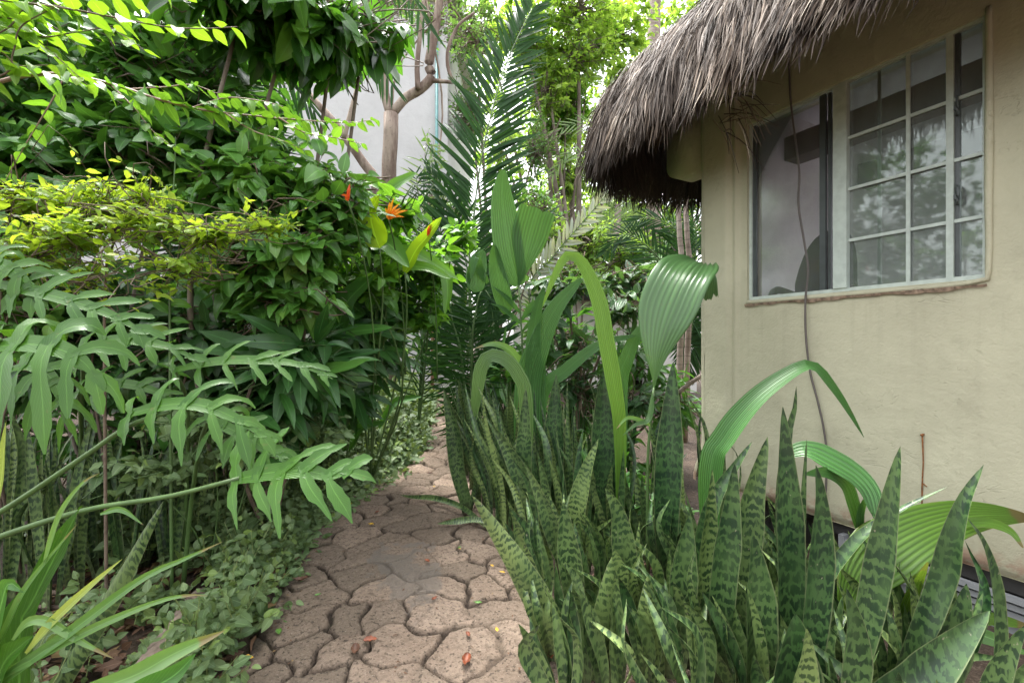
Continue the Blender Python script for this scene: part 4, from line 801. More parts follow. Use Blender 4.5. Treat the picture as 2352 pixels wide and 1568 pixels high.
for i, (pts, k, L) in enumerate((
    ([(-220, -40), (0, 0), (140, 18), (260, 40), (380, 62), (470, 66), (545, 62)], 24, 0.113), ([(-200, 150), (0, 75), (50, 25), (110, -20)], 12, 0.119), ([(-220, 60), (0, 15), (60, 70), (130, 130), (200, 195)], 20, 0.113),
    ([(-200, 200), (0, 175), (30, 120), (50, 60), (140, 10)], 14, 0.106), ([(-220, 20), (90, 10), (200, 40), (280, 80), (330, 115)], 16, 0.106), ([(-200, 100), (0, 60), (90, 85), (170, 75), (260, 60)], 16, 0.106), ([(-230, 120), (-20, 115), (40, 150), (110, 150)], 12, 0.101), ([(-230, -60), (0, -50), (150, -25), (300, -5), (420, -20)], 20, 0.119), ([(-230, 0), (0, 40), (100, 50), (180, 105)], 14, 0.106))):
    along(fm, sm, [at(x, y, 1.55 + .08 * (i % 3)) for x, y in pts], k, L, .5, T_OV, 300 + i, (.005, .0015), .25)
fm.build('foliage', leaf_mat('backlit_lime_leaf', (.08, .20, .016), (.155, .30, .024), (.21, .33, .03), .38, .38, 14), nr); sm.build('stem', M_STEMB, nr)
nr = thing('arching_shrub', 'shrub with one long pinkish arching branch of paired green leaves crossing the left side', 'shrub', (-2.6, 2.1, 0)); fm, sm = MB(), MB()
sm.tube([(-2.6, 2.1, 0), (-2.55, 2.1, 1.4), at(-150, 230, 2.0), at(0, 188, 1.9)], [.02, .016, .012, .009], 7, 20)
along(fm, sm, [at(x, y, Y) for x, y, Y in ((0, 188, 1.9), (60, 174, 1.9), (150, 172, 1.9), (260, 195, 2.0), (370, 230, 2.1), (480, 255, 2.15), (600, 268, 2.25), (720, 278, 2.35), (800, 282, 2.4), (860, 275, 2.45))], 62, .115, .48, T_OV, 320, (.009, .002), .35, n=60, start=.08)
for i, (pts, k) in enumerate((([(255, 195), (310, 250), (350, 300), (400, 340)], 12), ([(440, 248), (520, 225), (600, 232), (650, 245)], 16), ([(520, 262), (580, 300), (640, 320), (700, 345)], 14), ([(150, 172), (120, 230), (60, 330), (10, 420)], 10), ([(640, 270), (700, 305), (760, 315), (830, 330)], 14), ([(300, 205), (380, 200), (440, 195), (500, 215)], 14))):
    along(fm, sm, [at(x, y, 2.15) for x, y in pts], k, .095, .5, T_OV, 340 + i, (.004, .0015), .3)
fm.build('foliage', leaf_mat('fresh_green_leaf', (.04, .14, .018), (.12, .26, .03), (.17, .33, .04), .33, .38, 14), nr); sm.build('stem', M_STEMP, nr)
# upright sprig with paired leaves
nr = thing('upright_sprig', 'upright sprig with whorled light green leaves standing clear of the dark shrubs', 'plant', gb(395, 2.5)); fm, sm = MB(), MB()
along(fm, sm, [gb(395, 2.5), at(390, 640, 2.45), at(398, 450, 2.4), at(402, 380, 2.4), at(403, 315, 2.4)], 26, .15, .42, T_OV, 360, (.010, .003), .15, start=.45, up=(0, -.5, 1))
fm.build('foliage', G_BRIGHT, nr); sm.build('stem', M_STEMG, nr)

_pl = np.array([on_ground(*p) for p in ((520, 1620), (560, 1540), (640, 1400), (700, 1265), (775, 1185), (860, 1125), (945, 1060), (985, 1000), (998, 935), (985, 905))])
def left_edge(y): return np.interp(y, _pl[:, 1], _pl[:, 0])
bush('ginger_thicket', 'thicket of dark lance shaped leaves in the shade between the heliconia and the philodendron stalks', 'shrub', LS, gb(620, 3.7), [blob(760, 720, 3.7, 150, 110, .4, 60), blob(640, 800, 3.5, 130, 110, .3, 46), blob(860, 650, 4.2, 110, 90, .4, 44), blob(840, 760, 4.4, 90, 100, .4, 36), blob(720, 880, 3.9, 150, 60, .4, 30), blob(690, 800, 2.9, 110, 80, .3, 26), blob(640, 900, 3.0, 110, 60, .3, 20)], .40, .24, T_LN, leaf_mat('ginger_leaf', (.015, .06, .014), (.045, .14, .026), (.08, .19, .03), .36, .22, 22), M_STEMG, k=6, seed=51, droop=.35, twig=.5, shell=.3, stemr=.008, nb=(.2, -.6, 0))
bush('understory_shrub', 'low dark undergrowth shading the soil at the far left', 'shrub', LS, gb(100, 3.7), [blob(60, 860, 3.6, 330, 90, .5, 110), blob(380, 880, 3.5, 200, 90, .4, 70), blob(-250, 800, 3.4, 300, 150, .5, 60), blob(560, 940, 3.4, 140, 70, .35, 46), blob(40, 1020, 3.7, 330, 90, .4, 100), blob(330, 1010, 3.5, 200, 70, .3, 60)], .17, .45, T_OV, G_DARK, M_STEMB, k=7, seed=52, droop=.3, twig=.4, shell=.2, stemr=.008, nb=(.2, -.6, 0))
bush('trailing_herb', 'loose trailing herb with small heart shaped leaves among the philodendron stalks', 'plant', None, gb(480, 2.75), [blob(470, 960, 2.6, 170, 60, .25, 40), blob(600, 1010, 2.75, 130, 70, .25, 36), blob(330, 1060, 2.5, 150, 60, .2, 24), blob(720, 980, 3.1, 110, 70, .25, 30)], .085, .62, T_HT, G_SMALL, M_STEMG, k=8, seed=53, droop=.35, twig=.3, shell=.2, stemr=.005, nb=(.2, -.4, 0), twig_r=.002)
# ---- heliconia clump with orange and red flowers
hb_ = gb(800, 3.9); he = thing('heliconia', 'clump of heliconia with dark upright blades', 'plant', hb_)
hr = np.random.default_rng(50)
fl_, st_ = MB(), MB()
for i in range(84):
    b = hb_ + V3(0, hr.uniform(-.7, 1.5), 0); b[0] = left_edge(b[1]) - .32 - .9 * hr.random(); b[2] = gz(b[0], b[1]); az = hr.uniform(-1.1, 1.1); lean = hr.uniform(.05, .45); h = hr.uniform(.45, 1.35)
    d = nrm(V3(math.sin(az) * lean, hr.uniform(-.25, .1), 1)); s1 = b + d * h * .55; L = hr.uniform(.4, .75)
    e = s1 + nrm(d + V3(math.sin(az) * .5, -.2, 0)) * L * .6; tip = e + nrm(d + V3(math.sin(az) * 1.3, -.5, -.6)) * L * .5
    st_.tube([b, b + d * h * .3, s1], [.012, .009, .006], 5, 6); ribbon(fl_, [s1, .5 * (s1 + e) + d * .03, e, tip], hr.uniform(.09, .15), P_BLADE, (-.3, -1, .6), 10, 4, .18, r=hr.random(), wave=.03)
fl_.build('foliage', G_HELI, he); st_.build('stem', M_STEMG, he)
hp = [([(872, 570), (858, 530), (852, 490), (872, 447)], 3.15, 58, P_PADDLE, G_HELIB, 'broad bright lime heliconia leaf with one hole'), ([(930, 625), (955, 575), (980, 545), (1014, 500)], 3.4, 36, P_BLADE, G_HELIB, 'rolled yellow green heliconia leaf beside the red flower'),
      ([(870, 470), (890, 442), (920, 420), (957, 398)], 4.6, 38, P_BLADE, G_MID, None), ([(860, 610), (905, 580), (960, 585), (1050, 640)], 3.6, 34, P_BLADE, G_BRIGHT, None), ([(880, 620), (920, 612), (980, 615), (1035, 640)], 3.5, 26, P_BLADE, G_BRIGHT, None), ([(990, 600), (1020, 620), (1028, 670), (1022, 720)], 4.0, 26, P_BLADE, G_BRIGHT, None),
      ([(800, 560), (815, 500), (800, 450), (820, 420)], 3.8, 40, P_BLADE, G_MID, None), ([(700, 790), (760, 770), (820, 760), (900, 752)], 3.4, 34, P_BLADE, G_HELI, None), ([(770, 800), (780, 740), (800, 690), (860, 630)], 3.4, 60, P_BLADE, G_HELI, None), ([(745, 800), (730, 740), (725, 680), (735, 610)], 3.5, 52, P_BLADE, G_HELI, None), ([(690, 920), (720, 860), (750, 820), (800, 780)], 3.3, 30, P_BLADE, G_HELI, None),
      ([(820, 480), (800, 430), (840, 415), (890, 440)], 3.6, 36, P_PADDLE, G_BRIGHT, None), ([(850, 565), (890, 560), (915, 585), (940, 615)], 3.4, 46, P_PADDLE, G_MID, 'pale shiny heliconia leaf lying flat')]
for pts, Y, wpx, pf, mt, lb in hp:
    m = MB(); P = [at(x, y, Y - .05 * i) for i, (x, y) in enumerate(pts)]; ribbon(m, P, wpx * Y / F, pf, (0, -1, .5), 14, 6, .15, r=.6, wave=.03); o = m.build('leaf', mt, he)
    if lb: o['label'] = lb
    m = MB(); m.tube([P[0], P[0] + V3(-.02, .15, -.3), P[0] + V3(-.1, .3, -.8)], [.006, .008, .009], 5, 8); m.build('leaf_stalk', M_STEMG, o)
M_ORANGE = leaf_mat('orange_bract', (.75, .16, .01), (.85, .30, .02), None, .4, .3, 0, 0); M_RED = leaf_mat('red_bract', (.62, .05, .015), (.75, .12, .02), None, .4, .3, 0, 0)
def flower(px, py, Y, mt, label, brs, s=1.):
    c = at(px, py, Y); fo = thing('heliconia_flower', label, 'flower', c); m = MB()
    for i, (dx, dy) in enumerate(brs):
        k = Y / F * s; tip = c + V3(dx * k, -.02 * (i % 3), -dy * k); md = .55 * c + .45 * tip + V3(0, 0, .012 * s)
        ribbon(m, [c, md, tip], .020 * s, P_LANCE, (0, -1, .2), 7, 2, .5, r=random.random())
    m.build('bract', mt, fo); m = MB(); m.tube([c, c + V3(-.01, .16, -.10), c + V3(-.03, .5, -.5), c + V3(-.05, .7, -1.1)], [.005, .005, .006], 5, 8); m.build('stalk', M_STEMG, fo)
flower(893, 505, 3.1, M_ORANGE, 'orange star shaped heliconia flower beside the bright lime leaf', [(40, -20), (34, -4), (14, -42), (22, -34), (4, -36), (-4, -22), (26, -24), (10, -12)], 1.1)
flower(984, 545, 3.3, M_RED, 'single red heliconia bract rising beside the rolled yellow green leaf', [(12, -36), (9, -30), (4, -22)], 1.1)
flower(800, 462, 2.6, M_RED, 'small red heliconia bract half hidden among leaves left of the bright lime leaf', [(4, -40), (8, -26), (-10, -8)], 1.)

# ---- philodendrons with split leaves, near the camera
def lobed(mb, mid, width, n=8, seed=0, lobw=.16, face=(0, -.6, 1), ang=(105, 35), fall=.35, r=.5, sides=(1, 1), basal=1.0):
    rr = np.random.default_rng(seed); C = catmull(mid, 30); T = nrm(np.gradient(C, axis=0)); L = np.linalg.norm(np.diff(C, axis=0), axis=1).sum()
    ribbon(mb, mid, width * .20, lambda t: np.minimum(1, .6 + t * 2) * np.clip((1 - t) * 2, 0.02, 1) ** .7, face, 18, 2, .1, r=r)
    for i in range(n):
        t = .02 + .93 * i / (n - 1); k = int(t * 29); c = C[k]; Tt = T[k]; S = nrm(np.cross(Tt, np.asarray(face, float))); N = np.cross(S, Tt)
        for sg, on in zip((-1, 1), sides):
            if not on: continue
            a = math.radians(ang[0] + (ang[1] - ang[0]) * t + rr.normal(0, 11)); l = width * on * .5 * (math.sin(math.pi * min(1, .30 + .62 * t)) ** .6) * rr.uniform(.75, 1.2) * (basal if i == 0 else 1)
            d = Tt * math.cos(a) + S * sg * math.sin(a); d2 = nrm(d + Tt * .45)
            fall_ = fall * rr.uniform(.1, 1.5); p1 = c + d * l * .45 + N * .03 * l; p2 = c + (d * .55 + d2 * .42) * l - V3(0, 0, fall_ * l * .30); p3 = c + (d * .55 + d2 * .68) * l - V3(0, 0, fall_ * l * .8)
            ribbon(mb, [c - d * .02, p1, p2, p3], lobw * width * rr.uniform(.7, 1.3), lambda q, h_=rr.uniform(0, 6): (.72 + .2 * np.sin(q * 8 + h_) + .12 * np.sin(q * 21 + h_ * 2)) * np.minimum(1, .62 + 1.1 * q) * np.clip((1 - q) * 2.4, 0.03, 1) ** .6, N if (N * np.asarray(face)).sum() > 0 else -N, 9, 2, .12, r=np.clip(r + rr.normal(0, .15), 0, 1), wave=.02)
def phil(label, petiole, mid, width, Y, seed, pr=.012, group='split leaved philodendrons', **k):
    P = [at(x, y, Y + (d[0] if d else 0)) for x, y, *d in petiole]; M_ = [at(x, y, Y + (d[0] if d else 0)) for x, y, *d in mid]
    base = P[0].copy(); base[2] = float(gz(0, base[1])); rt = thing('philodendron', label, 'plant', base, group)
    m = MB(); m.tube([base, .5 * (base + P[0]) + V3(-.03, 0, 0)] + P if P[0][2] - base[2] > .15 else [base] + P[1:], [pr * 1.3, pr, pr * .7], 8, 24); m.build('petiole', M_STEMG, rt)
    m = MB(); lobed(m, M_, width, seed=seed, **k); m.build('leaf_blade', G_PHIL, rt)
PH = dict(lobw=.17)
for lb, pet, mid, wd, Y, sd_, kw in (
    ('split philodendron leaf on a long low stalk reaching over the path edge', [(-160, 1300), (0, 1232), (200, 1170), (385, 1140), (550, 1098)], [(545, 1100), (620, 1085), (700, 1080), (760, 1092), (815, 1078)], .36, 1.5, 1, dict(ang=(100, 22), n=6, fall=.25)),
    ('split philodendron leaf with hanging lobes on the thick middle stalk', [(-160, 1260), (0, 1176), (190, 1050), (300, 975), (390, 945)], [(300, 950), (380, 930), (460, 930), (540, 960), (620, 1010)], .28, 1.45, 2, dict(ang=(105, 25), n=6, fall=.5)),
    ('split philodendron leaf with narrow tips pointing at the ground vines', [(420, 1250, 1.1), (430, 1080, .9), (430, 930, .5), (400, 850)], [(400, 850), (500, 830), (600, 828), (690, 838), (765, 870)], .26, 1.75, 3, dict(ang=(95, 20), n=7, fall=.25, lobw=.14)),
    ('big split philodendron leaf at the left edge with broad drooping lobes', [(-200, 1100), (-120, 900), (-60, 800), (0, 780)], [(-30, 800), (50, 790), (130, 800), (190, 830), (230, 880)], .36, 1.3, 4, dict(ang=(110, 25), n=5, fall=.9, lobw=.21)),
    ('upper split philodendron leaf at the left edge above the drooping one', [(-250, 1000), (-150, 780), (-80, 690), (-20, 660)], [(-20, 650), (60, 665), (160, 690), (260, 725), (340, 770)], .28, 1.5, 5, dict(ang=(95, 22), n=7, fall=.3)),
    ('split philodendron leaf between the two long stalks with spread lobes', [(420, 1300, .9), (440, 1150, .8), (460, 1020, .4), (480, 960)], [(480, 960), (530, 985), (580, 1010), (620, 1040), (660, 1050)], .24, 1.7, 6, dict(ang=(120, 25), n=6, fall=.7, lobw=.18)),
    ('small split philodendron leaf tucked under the lime twigs at the left edge', [(-220, 1000), (-150, 800), (-60, 640), (0, 610)], [(-30, 600), (10, 610), (50, 640), (80, 690)], .26, 1.5, 8, dict(ang=(110, 30), n=6, fall=.7)),
    ('split philodendron leaf with upright lobes right of the drooping one', [(180, 1250, 1.2), (185, 1050, 1.0), (190, 880, .5), (190, 800)], [(190, 800), (260, 780), (330, 785), (400, 800), (455, 830)], .26, 1.7, 9, dict(ang=(95, 22), n=6, fall=.25)),
    ('shaded split philodendron leaf behind the thick middle stalk', [(190, 1250, 1.1), (190, 1100, .9), (185, 960, .4), (180, 900)], [(180, 900), (240, 880), (310, 885), (370, 905), (420, 940)], .26, 1.9, 10, dict(ang=(100, 22), n=6, fall=.4)),
    ('ragged split philodendron leaf hanging by the foot of the lime bush', [(-60, 1250, 1.1), (-40, 1080, .9), (0, 920, .5), (20, 850)], [(20, 850), (70, 840), (110, 860), (140, 910), (150, 970)], .26, 1.6, 11, dict(ang=(115, 30), n=6, fall=1.0)),
    ('split philodendron leaf before the grey building foot with pale ragged lobes', [(960, 960, .1), (970, 860), (975, 830)], [(950, 800), (975, 810), (1005, 815), (1035, 808)], .55, 6.2, 7, dict(ang=(115, 30), n=7, fall=.5, lobw=.2))):
    kw = {**PH, **kw}; phil(lb, pet, mid, wd * .82, Y, sd_, face=(.05, -.85, .65), pr=.010, **kw)
# wavy single leaf, bottom left
def single(name, label, cat, leaves, Y, prof, mt, group=None, base=None, **k):
    P0 = at(*leaves[0][0][0], Y); b = base if base is not None else V3(P0[0], Y, float(gz(0, Y))); rt = thing(name, label, cat, b, group)
    for pts, wpx, *rest in leaves:
        m = MB(); o_ = dict(k); o_.update(rest[0] if rest else {}); y_ = o_.pop('Y', Y); ys_ = o_.pop('dy', 0.); mm = o_.pop('mat', mt); lb = o_.pop('label', None); pr = o_.pop('prof', prof); gnd = o_.pop('ground', True)
        P = [at(x, y, y_ + ys_ * i) for i, (x, y) in enumerate(pts)]
        if gnd and P[0][2] > float(gz(0, P[0][1])) + .04: P = [V3(P[0][0] + (P[0][0] - P[1][0]) * .3, P[0][1] + .02, float(gz(0, P[0][1])) - .02)] + P
        ribbon(m, P, wpx * y_ / F, pr, **{**dict(face=(0, -1, .35), n=18, nv=4, cup=.15, r=random.random()), **o_}); lo = m.build('leaf', mm, rt)
        if lb: lo['label'] = lb
    return rt
single('birds_nest_fern', 'single wavy edged light green leaf standing at the lower left', 'fern', [([(45, 1460), (75, 1380), (130, 1270), (165, 1200), (186, 1162)], 92, dict(wave=.06))], 1.45, P_PADDLE, G_PHIL, nv=6)
single('crinum_lily', 'strap leaved lily with long arching leaves across the lower left corner', 'plant', [
    ([(-60, 1640), (0, 1568), (150, 1459), (325, 1330), (420, 1285), (512, 1243)], 24), ([(-60, 1600), (0, 1554), (200, 1449), (350, 1385), (430, 1366), (478, 1368)], 20), ([(30, 1470), (65, 1428), (110, 1425), (175, 1464), (262, 1512)], 20), ([(60, 1500), (120, 1429), (210, 1344), (282, 1282)], 20, dict(mat=G_STRAPY, label='yellowing strap leaf')),
    ([(-80, 1560), (0, 1470), (60, 1350), (180, 1200)], 16), ([(100, 1300), (140, 1180), (190, 1110), (230, 1085)], 14), ([(230, 1180), (280, 1170), (330, 1205)], 12), ([(150, 1600), (300, 1554), (400, 1500), (517, 1447)], 44, dict(prof=P_LANCE, Y=1.25)), ([(250, 1640), (330, 1590), (400, 1550), (450, 1500)], 60, dict(prof=P_LANCE, Y=1.22, mat=G_DARK)), ([(-40, 1560), (0, 1400), (20, 1340), (55, 1360)], 60, dict(prof=P_LANCE, mat=G_MID)), ([(-30, 1240), (0, 1120), (8, 1040), (14, 968)], 26, dict(mat=G_STRAPY)), ([(-20, 1600), (10, 1520), (50, 1480), (75, 1460)], 60, dict(prof=P_LANCE, mat=G_PHIL))],
    1.35, P_STRAP, G_STRAP, base=V3(*on_ground(40, 1640)), cup=.25, ground=False)

# ---- log, root, litter, ground vines
lg = MB(); l0, l1 = on_ground(462, 1392), on_ground(330, 1600); C = catmull([l0 + V3(0, 0, .045), .5 * (l0 + l1) + V3(.02, 0, .06), l1 + V3(0, 0, .05)], 20); lg.tube(C, [.055, .075, .07, .08, .075], 14)
tag(lg.build('log', bark_mat('log_bark', (.10, .072, .055), (.26, .20, .155), 7, .8, .7)), 'short pale rotten log lying on the soil beside the path', 'log')
rt_ = MB(); rt_.tube([on_ground(x, y) + V3(0, 0, h) for x, y, h in ((60, 1395, .01), (130, 1402, .02), (200, 1398, .02), (280, 1405, .03), (370, 1402, .05), (430, 1418, .11), (462, 1440, .13))], [.009, .011, .012, .010, .011], 7, 40); rt_.tube([on_ground(x, y) + V3(0, 0, .015) for x, y in ((90, 1360), (150, 1368), (190, 1360))], [.012, .01], 7, 12)
tag(rt_.build('root', M_STEMB), 'thin brown root snaking over the soil towards the log', 'root')
r = np.random.default_rng(61); n = 2600; yy = 1.35 + 3.6 * r.random(n) ** 1.2; xx = left_edge(yy) - .02 - 1.5 * r.random(n) ** .9; m = MB()
scatter(m, T_SM, np.stack([xx, yy, gz(xx, yy) + r.uniform(-.005, .04, n)], -1), np.stack([r.normal(size=n), r.normal(size=n), r.normal(0, .2, n)], -1), np.stack([r.normal(0, .4, n), r.normal(0, .4, n), np.ones(n)], -1), r.uniform(.04, .12, n), r.uniform(.02, .05, n), r.random(n), 3)
n = 500; yy = 1.4 + 3.5 * r.random(n); xx = np.array([on_ground(1250, 1500)[0]] * n) + .1 - .2 * yy * .4 + r.random(n) * 1.3
scatter(m, T_SM, np.stack([xx, yy, gz(xx, yy) + r.uniform(-.005, .03, n)], -1), np.stack([r.normal(size=n), r.normal(size=n), r.normal(0, .2, n)], -1), np.stack([r.normal(0, .4, n), r.normal(0, .4, n), np.ones(n)], -1), r.uniform(.04, .1, n), r.uniform(.02, .045, n), r.random(n), 4)
n = 260; yy = 1.5 + 5.0 * r.random(n) ** 1.3; q_ = np.where(r.random(n) < .6, np.sign(r.random(n) - .5) * (1 - .35 * r.random(n) ** 1.5), r.uniform(-1, 1, n)); xx = path_xc(yy) + q_ * path_hw(yy) * .93
scatter(m, T_SM, np.stack([xx, yy, gz(xx, yy) + .043 + 0 * xx], -1), np.stack([r.normal(size=n), r.normal(size=n), r.normal(0, .1, n)], -1), np.stack([r.normal(0, .25, n), r.normal(0, .25, n), np.ones(n)], -1), r.uniform(.008, .03, n), r.uniform(.004, .012, n), r.random(n), 6)
tag(m.build('leaf_litter', M_DEAD), 'brown dead leaves covering the soil', kind='stuff')
def cover(n, yf, xf, hf, L, seed, k=7):
    r = np.random.default_rng(seed); y = yf(r.random(n)); d = r.random(n); x = left_edge(y) - .04 - xf(d, y) + .09 * (fbm(y * 3, d * 0 + L * 50) - .5) * 2; h = hf(d, y) * r.uniform(.5, 1.1, n) * (.55 + .9 * fbm(x * 4, y * 4, 2))
    S = np.stack([x, y, gz(x, y) + h * .35 * r.random(n)], -1); E = S.copy(); E[:, 0] += r.normal(.03, .07, n); E[:, 1] += r.normal(-.03, .07, n); E[:, 2] = gz(x, y) + h
    return S, E, L
gcm, gcs = MB(), MB()
for S, E, L in (cover(330, lambda u: 1.75 + 1.9 * u, lambda d, y: .0 + (.28 + .25 * sstep(2.1, 3.0, y)) * d, lambda d, y: .04 + .30 * sstep(0, .35, d), .062, 71), cover(1500, lambda u: 3.0 + 3.0 * u ** 1.2, lambda d, y: -.03 + .95 * d, lambda d, y: .06 + (.62 + .1 * (y - 3) / 2) * sstep(.03, .65, d), .082, 72), cover(900, lambda u: 5.0 + 4.5 * u, lambda d, y: -.04 + .9 * d, lambda d, y: .12 + .75 * sstep(.0, .8, d), .12, 73), cover(70, lambda u: 1.7 + .8 * u, lambda d, y: .40 + .55 * d, lambda d, y: .08 + .22 * d, .07, 75), cover(520, lambda u: 2.7 + 1.7 * u, lambda d, y: .35 + 1.3 * d, lambda d, y: .12 + .45 * d, .085, 74)):
    scatter(gcm, T_OV if L < .1 else T_HT, *sprays(S, E, 7, L, .62, int(L * 1e4), .25, .1, up=.8, nb=(.25, -.45, 0)), seed=5)
    for a, b in list(zip(S, E))[::2]: gcs.tube([a, .5 * (a + b) + V3(*np.random.default_rng(int(abs(a[0]) * 1e4)).normal(0, .015, 3)), b], [.0032, .0028, .0018], 3, cap=False)
gco = gcm.build('ground_vines', G_SMALL); tag(gco, 'low small leaved vines spilling over the left edge of the path', kind='stuff'); gcs.build('stems', plain_mat('vine_stem', (.20, .25, .08), .5, .25), gco)

# ================================================================== SNAKE PLANTS
def snake_leaf(parent, P, wd, r, twist=0., cup=.20, face=(0, -1, .25), n=18, label=None):
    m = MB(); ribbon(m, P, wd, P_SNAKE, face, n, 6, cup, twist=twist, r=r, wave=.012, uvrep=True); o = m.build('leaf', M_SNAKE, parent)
    if label: o['label'] = label
SNR = np.random.default_rng(81)
def rosette(b, hmax, n, label, group, hero=None, lean=.10, wd=(.036, .060), bias=0.):
    rt = thing('snake_plant', label, 'snake plant', b, group)
    if hero: snake_leaf(rt, *hero[0], **hero[1])
    ph = SNR.uniform(0, 6.28)
    for i in range(n):
        a = ph + i * 2.4 + SNR.normal(0, .3); h = hmax * SNR.uniform(.6, 1.0); o = V3(math.cos(a), math.sin(a), 0); ln = lean * SNR.uniform(.4, 1.7)
        p0 = b + o * .025; side = V3(-o[1], o[0], 0) * SNR.normal(0, .04)
        P = [p0, p0 + o * ln * h * .35 + V3(0, 0, h * .4) + side, p0 + o * ln * h * .8 + V3(bias * h * .5, 0, h * .75) + side * 1.5, p0 + o * ln * h * 1.2 + V3(bias * h, 0, h)]
        f = nrm(V3(SNR.normal(0, .5), -1, .2) - .3 * o); snake_leaf(rt, P, SNR.uniform(*wd), float(np.clip(SNR.beta(1.0, 1.5), 0, 1)), SNR.normal(0, .8), SNR.uniform(.1, .35), f, 13)
    return rt
_pr = np.array([on_ground(*p) for p in ((1290, 1640), (1268, 1568), (1215, 1420), (1135, 1240), (1068, 1140), (1048, 1010), (1045, 930))])
def right_edge(y): return np.interp(y, _pr[:, 1], _pr[:, 0])
ZN = [('snake plant of upright banded leaves in the dense row beside the middle of the path', 'snake plants massed beside the path'), ('dark snake plant in the deep clump between the path row and the house', 'snake plants in the deep clump'), ('mottled snake plant in the near clump at the bottom of the picture', 'snake plants of the near clump')]
pts_ = []
for y, n in ((1.9, 4), (2.1, 5), (2.3, 6), (2.5, 6), (2.75, 7), (3.0, 7), (3.25, 7), (3.55, 7), (3.9, 7), (4.3, 7), (4.8, 6), (5.3, 5)):
    x0 = right_edge(y) + .03; x1 = min((2.78 - .457 * y) / .889, x0 + 1.9)
    for i in range(n):
        x = x0 + (x1 - x0) * ((i + SNR.uniform(.0, .7)) / n) ** 1.25; pts_.append((x, y + SNR.uniform(-.13, .13), i))
for y, x0, x1, n in ((1.62, .42, 1.5, 6), (1.85, .30, 1.6, 8), (2.1, .9, 1.75, 6), (2.4, .9, 1.6, 4), (1.75, .16, .40, 2)):
    for i in range(n): pts_.append((x0 + (x1 - x0) * (i + SNR.uniform(.1, .9)) / n, y + SNR.uniform(-.1, .1), 1))
for x, y, i in pts_:
    if x > .55 and y < 2.9 and i > 2 and SNR.random() < .35: continue
    zn = 2 if y < 2.75 else (0 if i < 3 else 1); h = (SNR.uniform(.42, .70) if y < 2.2 else SNR.uniform(.50, .72) if y < 2.7 else SNR.uniform(.70, .98)) if y < 3.1 else SNR.uniform(.88, 1.20)
    rosette(V3(x, y, float(gz(x, y))), h, int(SNR.integers(4, 8)), *ZN[zn], bias=(-.16 if i < 2 else -.03))
for i, (x, y) in enumerate([(at(px, 800, Y)[0], Y) for px, Y in ((20, 2.45), (70, 2.6), (120, 2.4), (175, 2.55), (230, 2.7), (150, 2.9), (290, 2.6), (330, 2.85), (60, 2.95), (250, 3.0), (390, 2.75), (-40, 2.6), (440, 3.0), (560, 3.3), (640, 3.4))]):
    rosette(V3(x, y, 0), SNR.uniform(.85, 1.12), int(SNR.integers(4, 7)), 'snake plant in the shaded clump behind the philodendron stalks on the left', 'snake plants of the left bank')
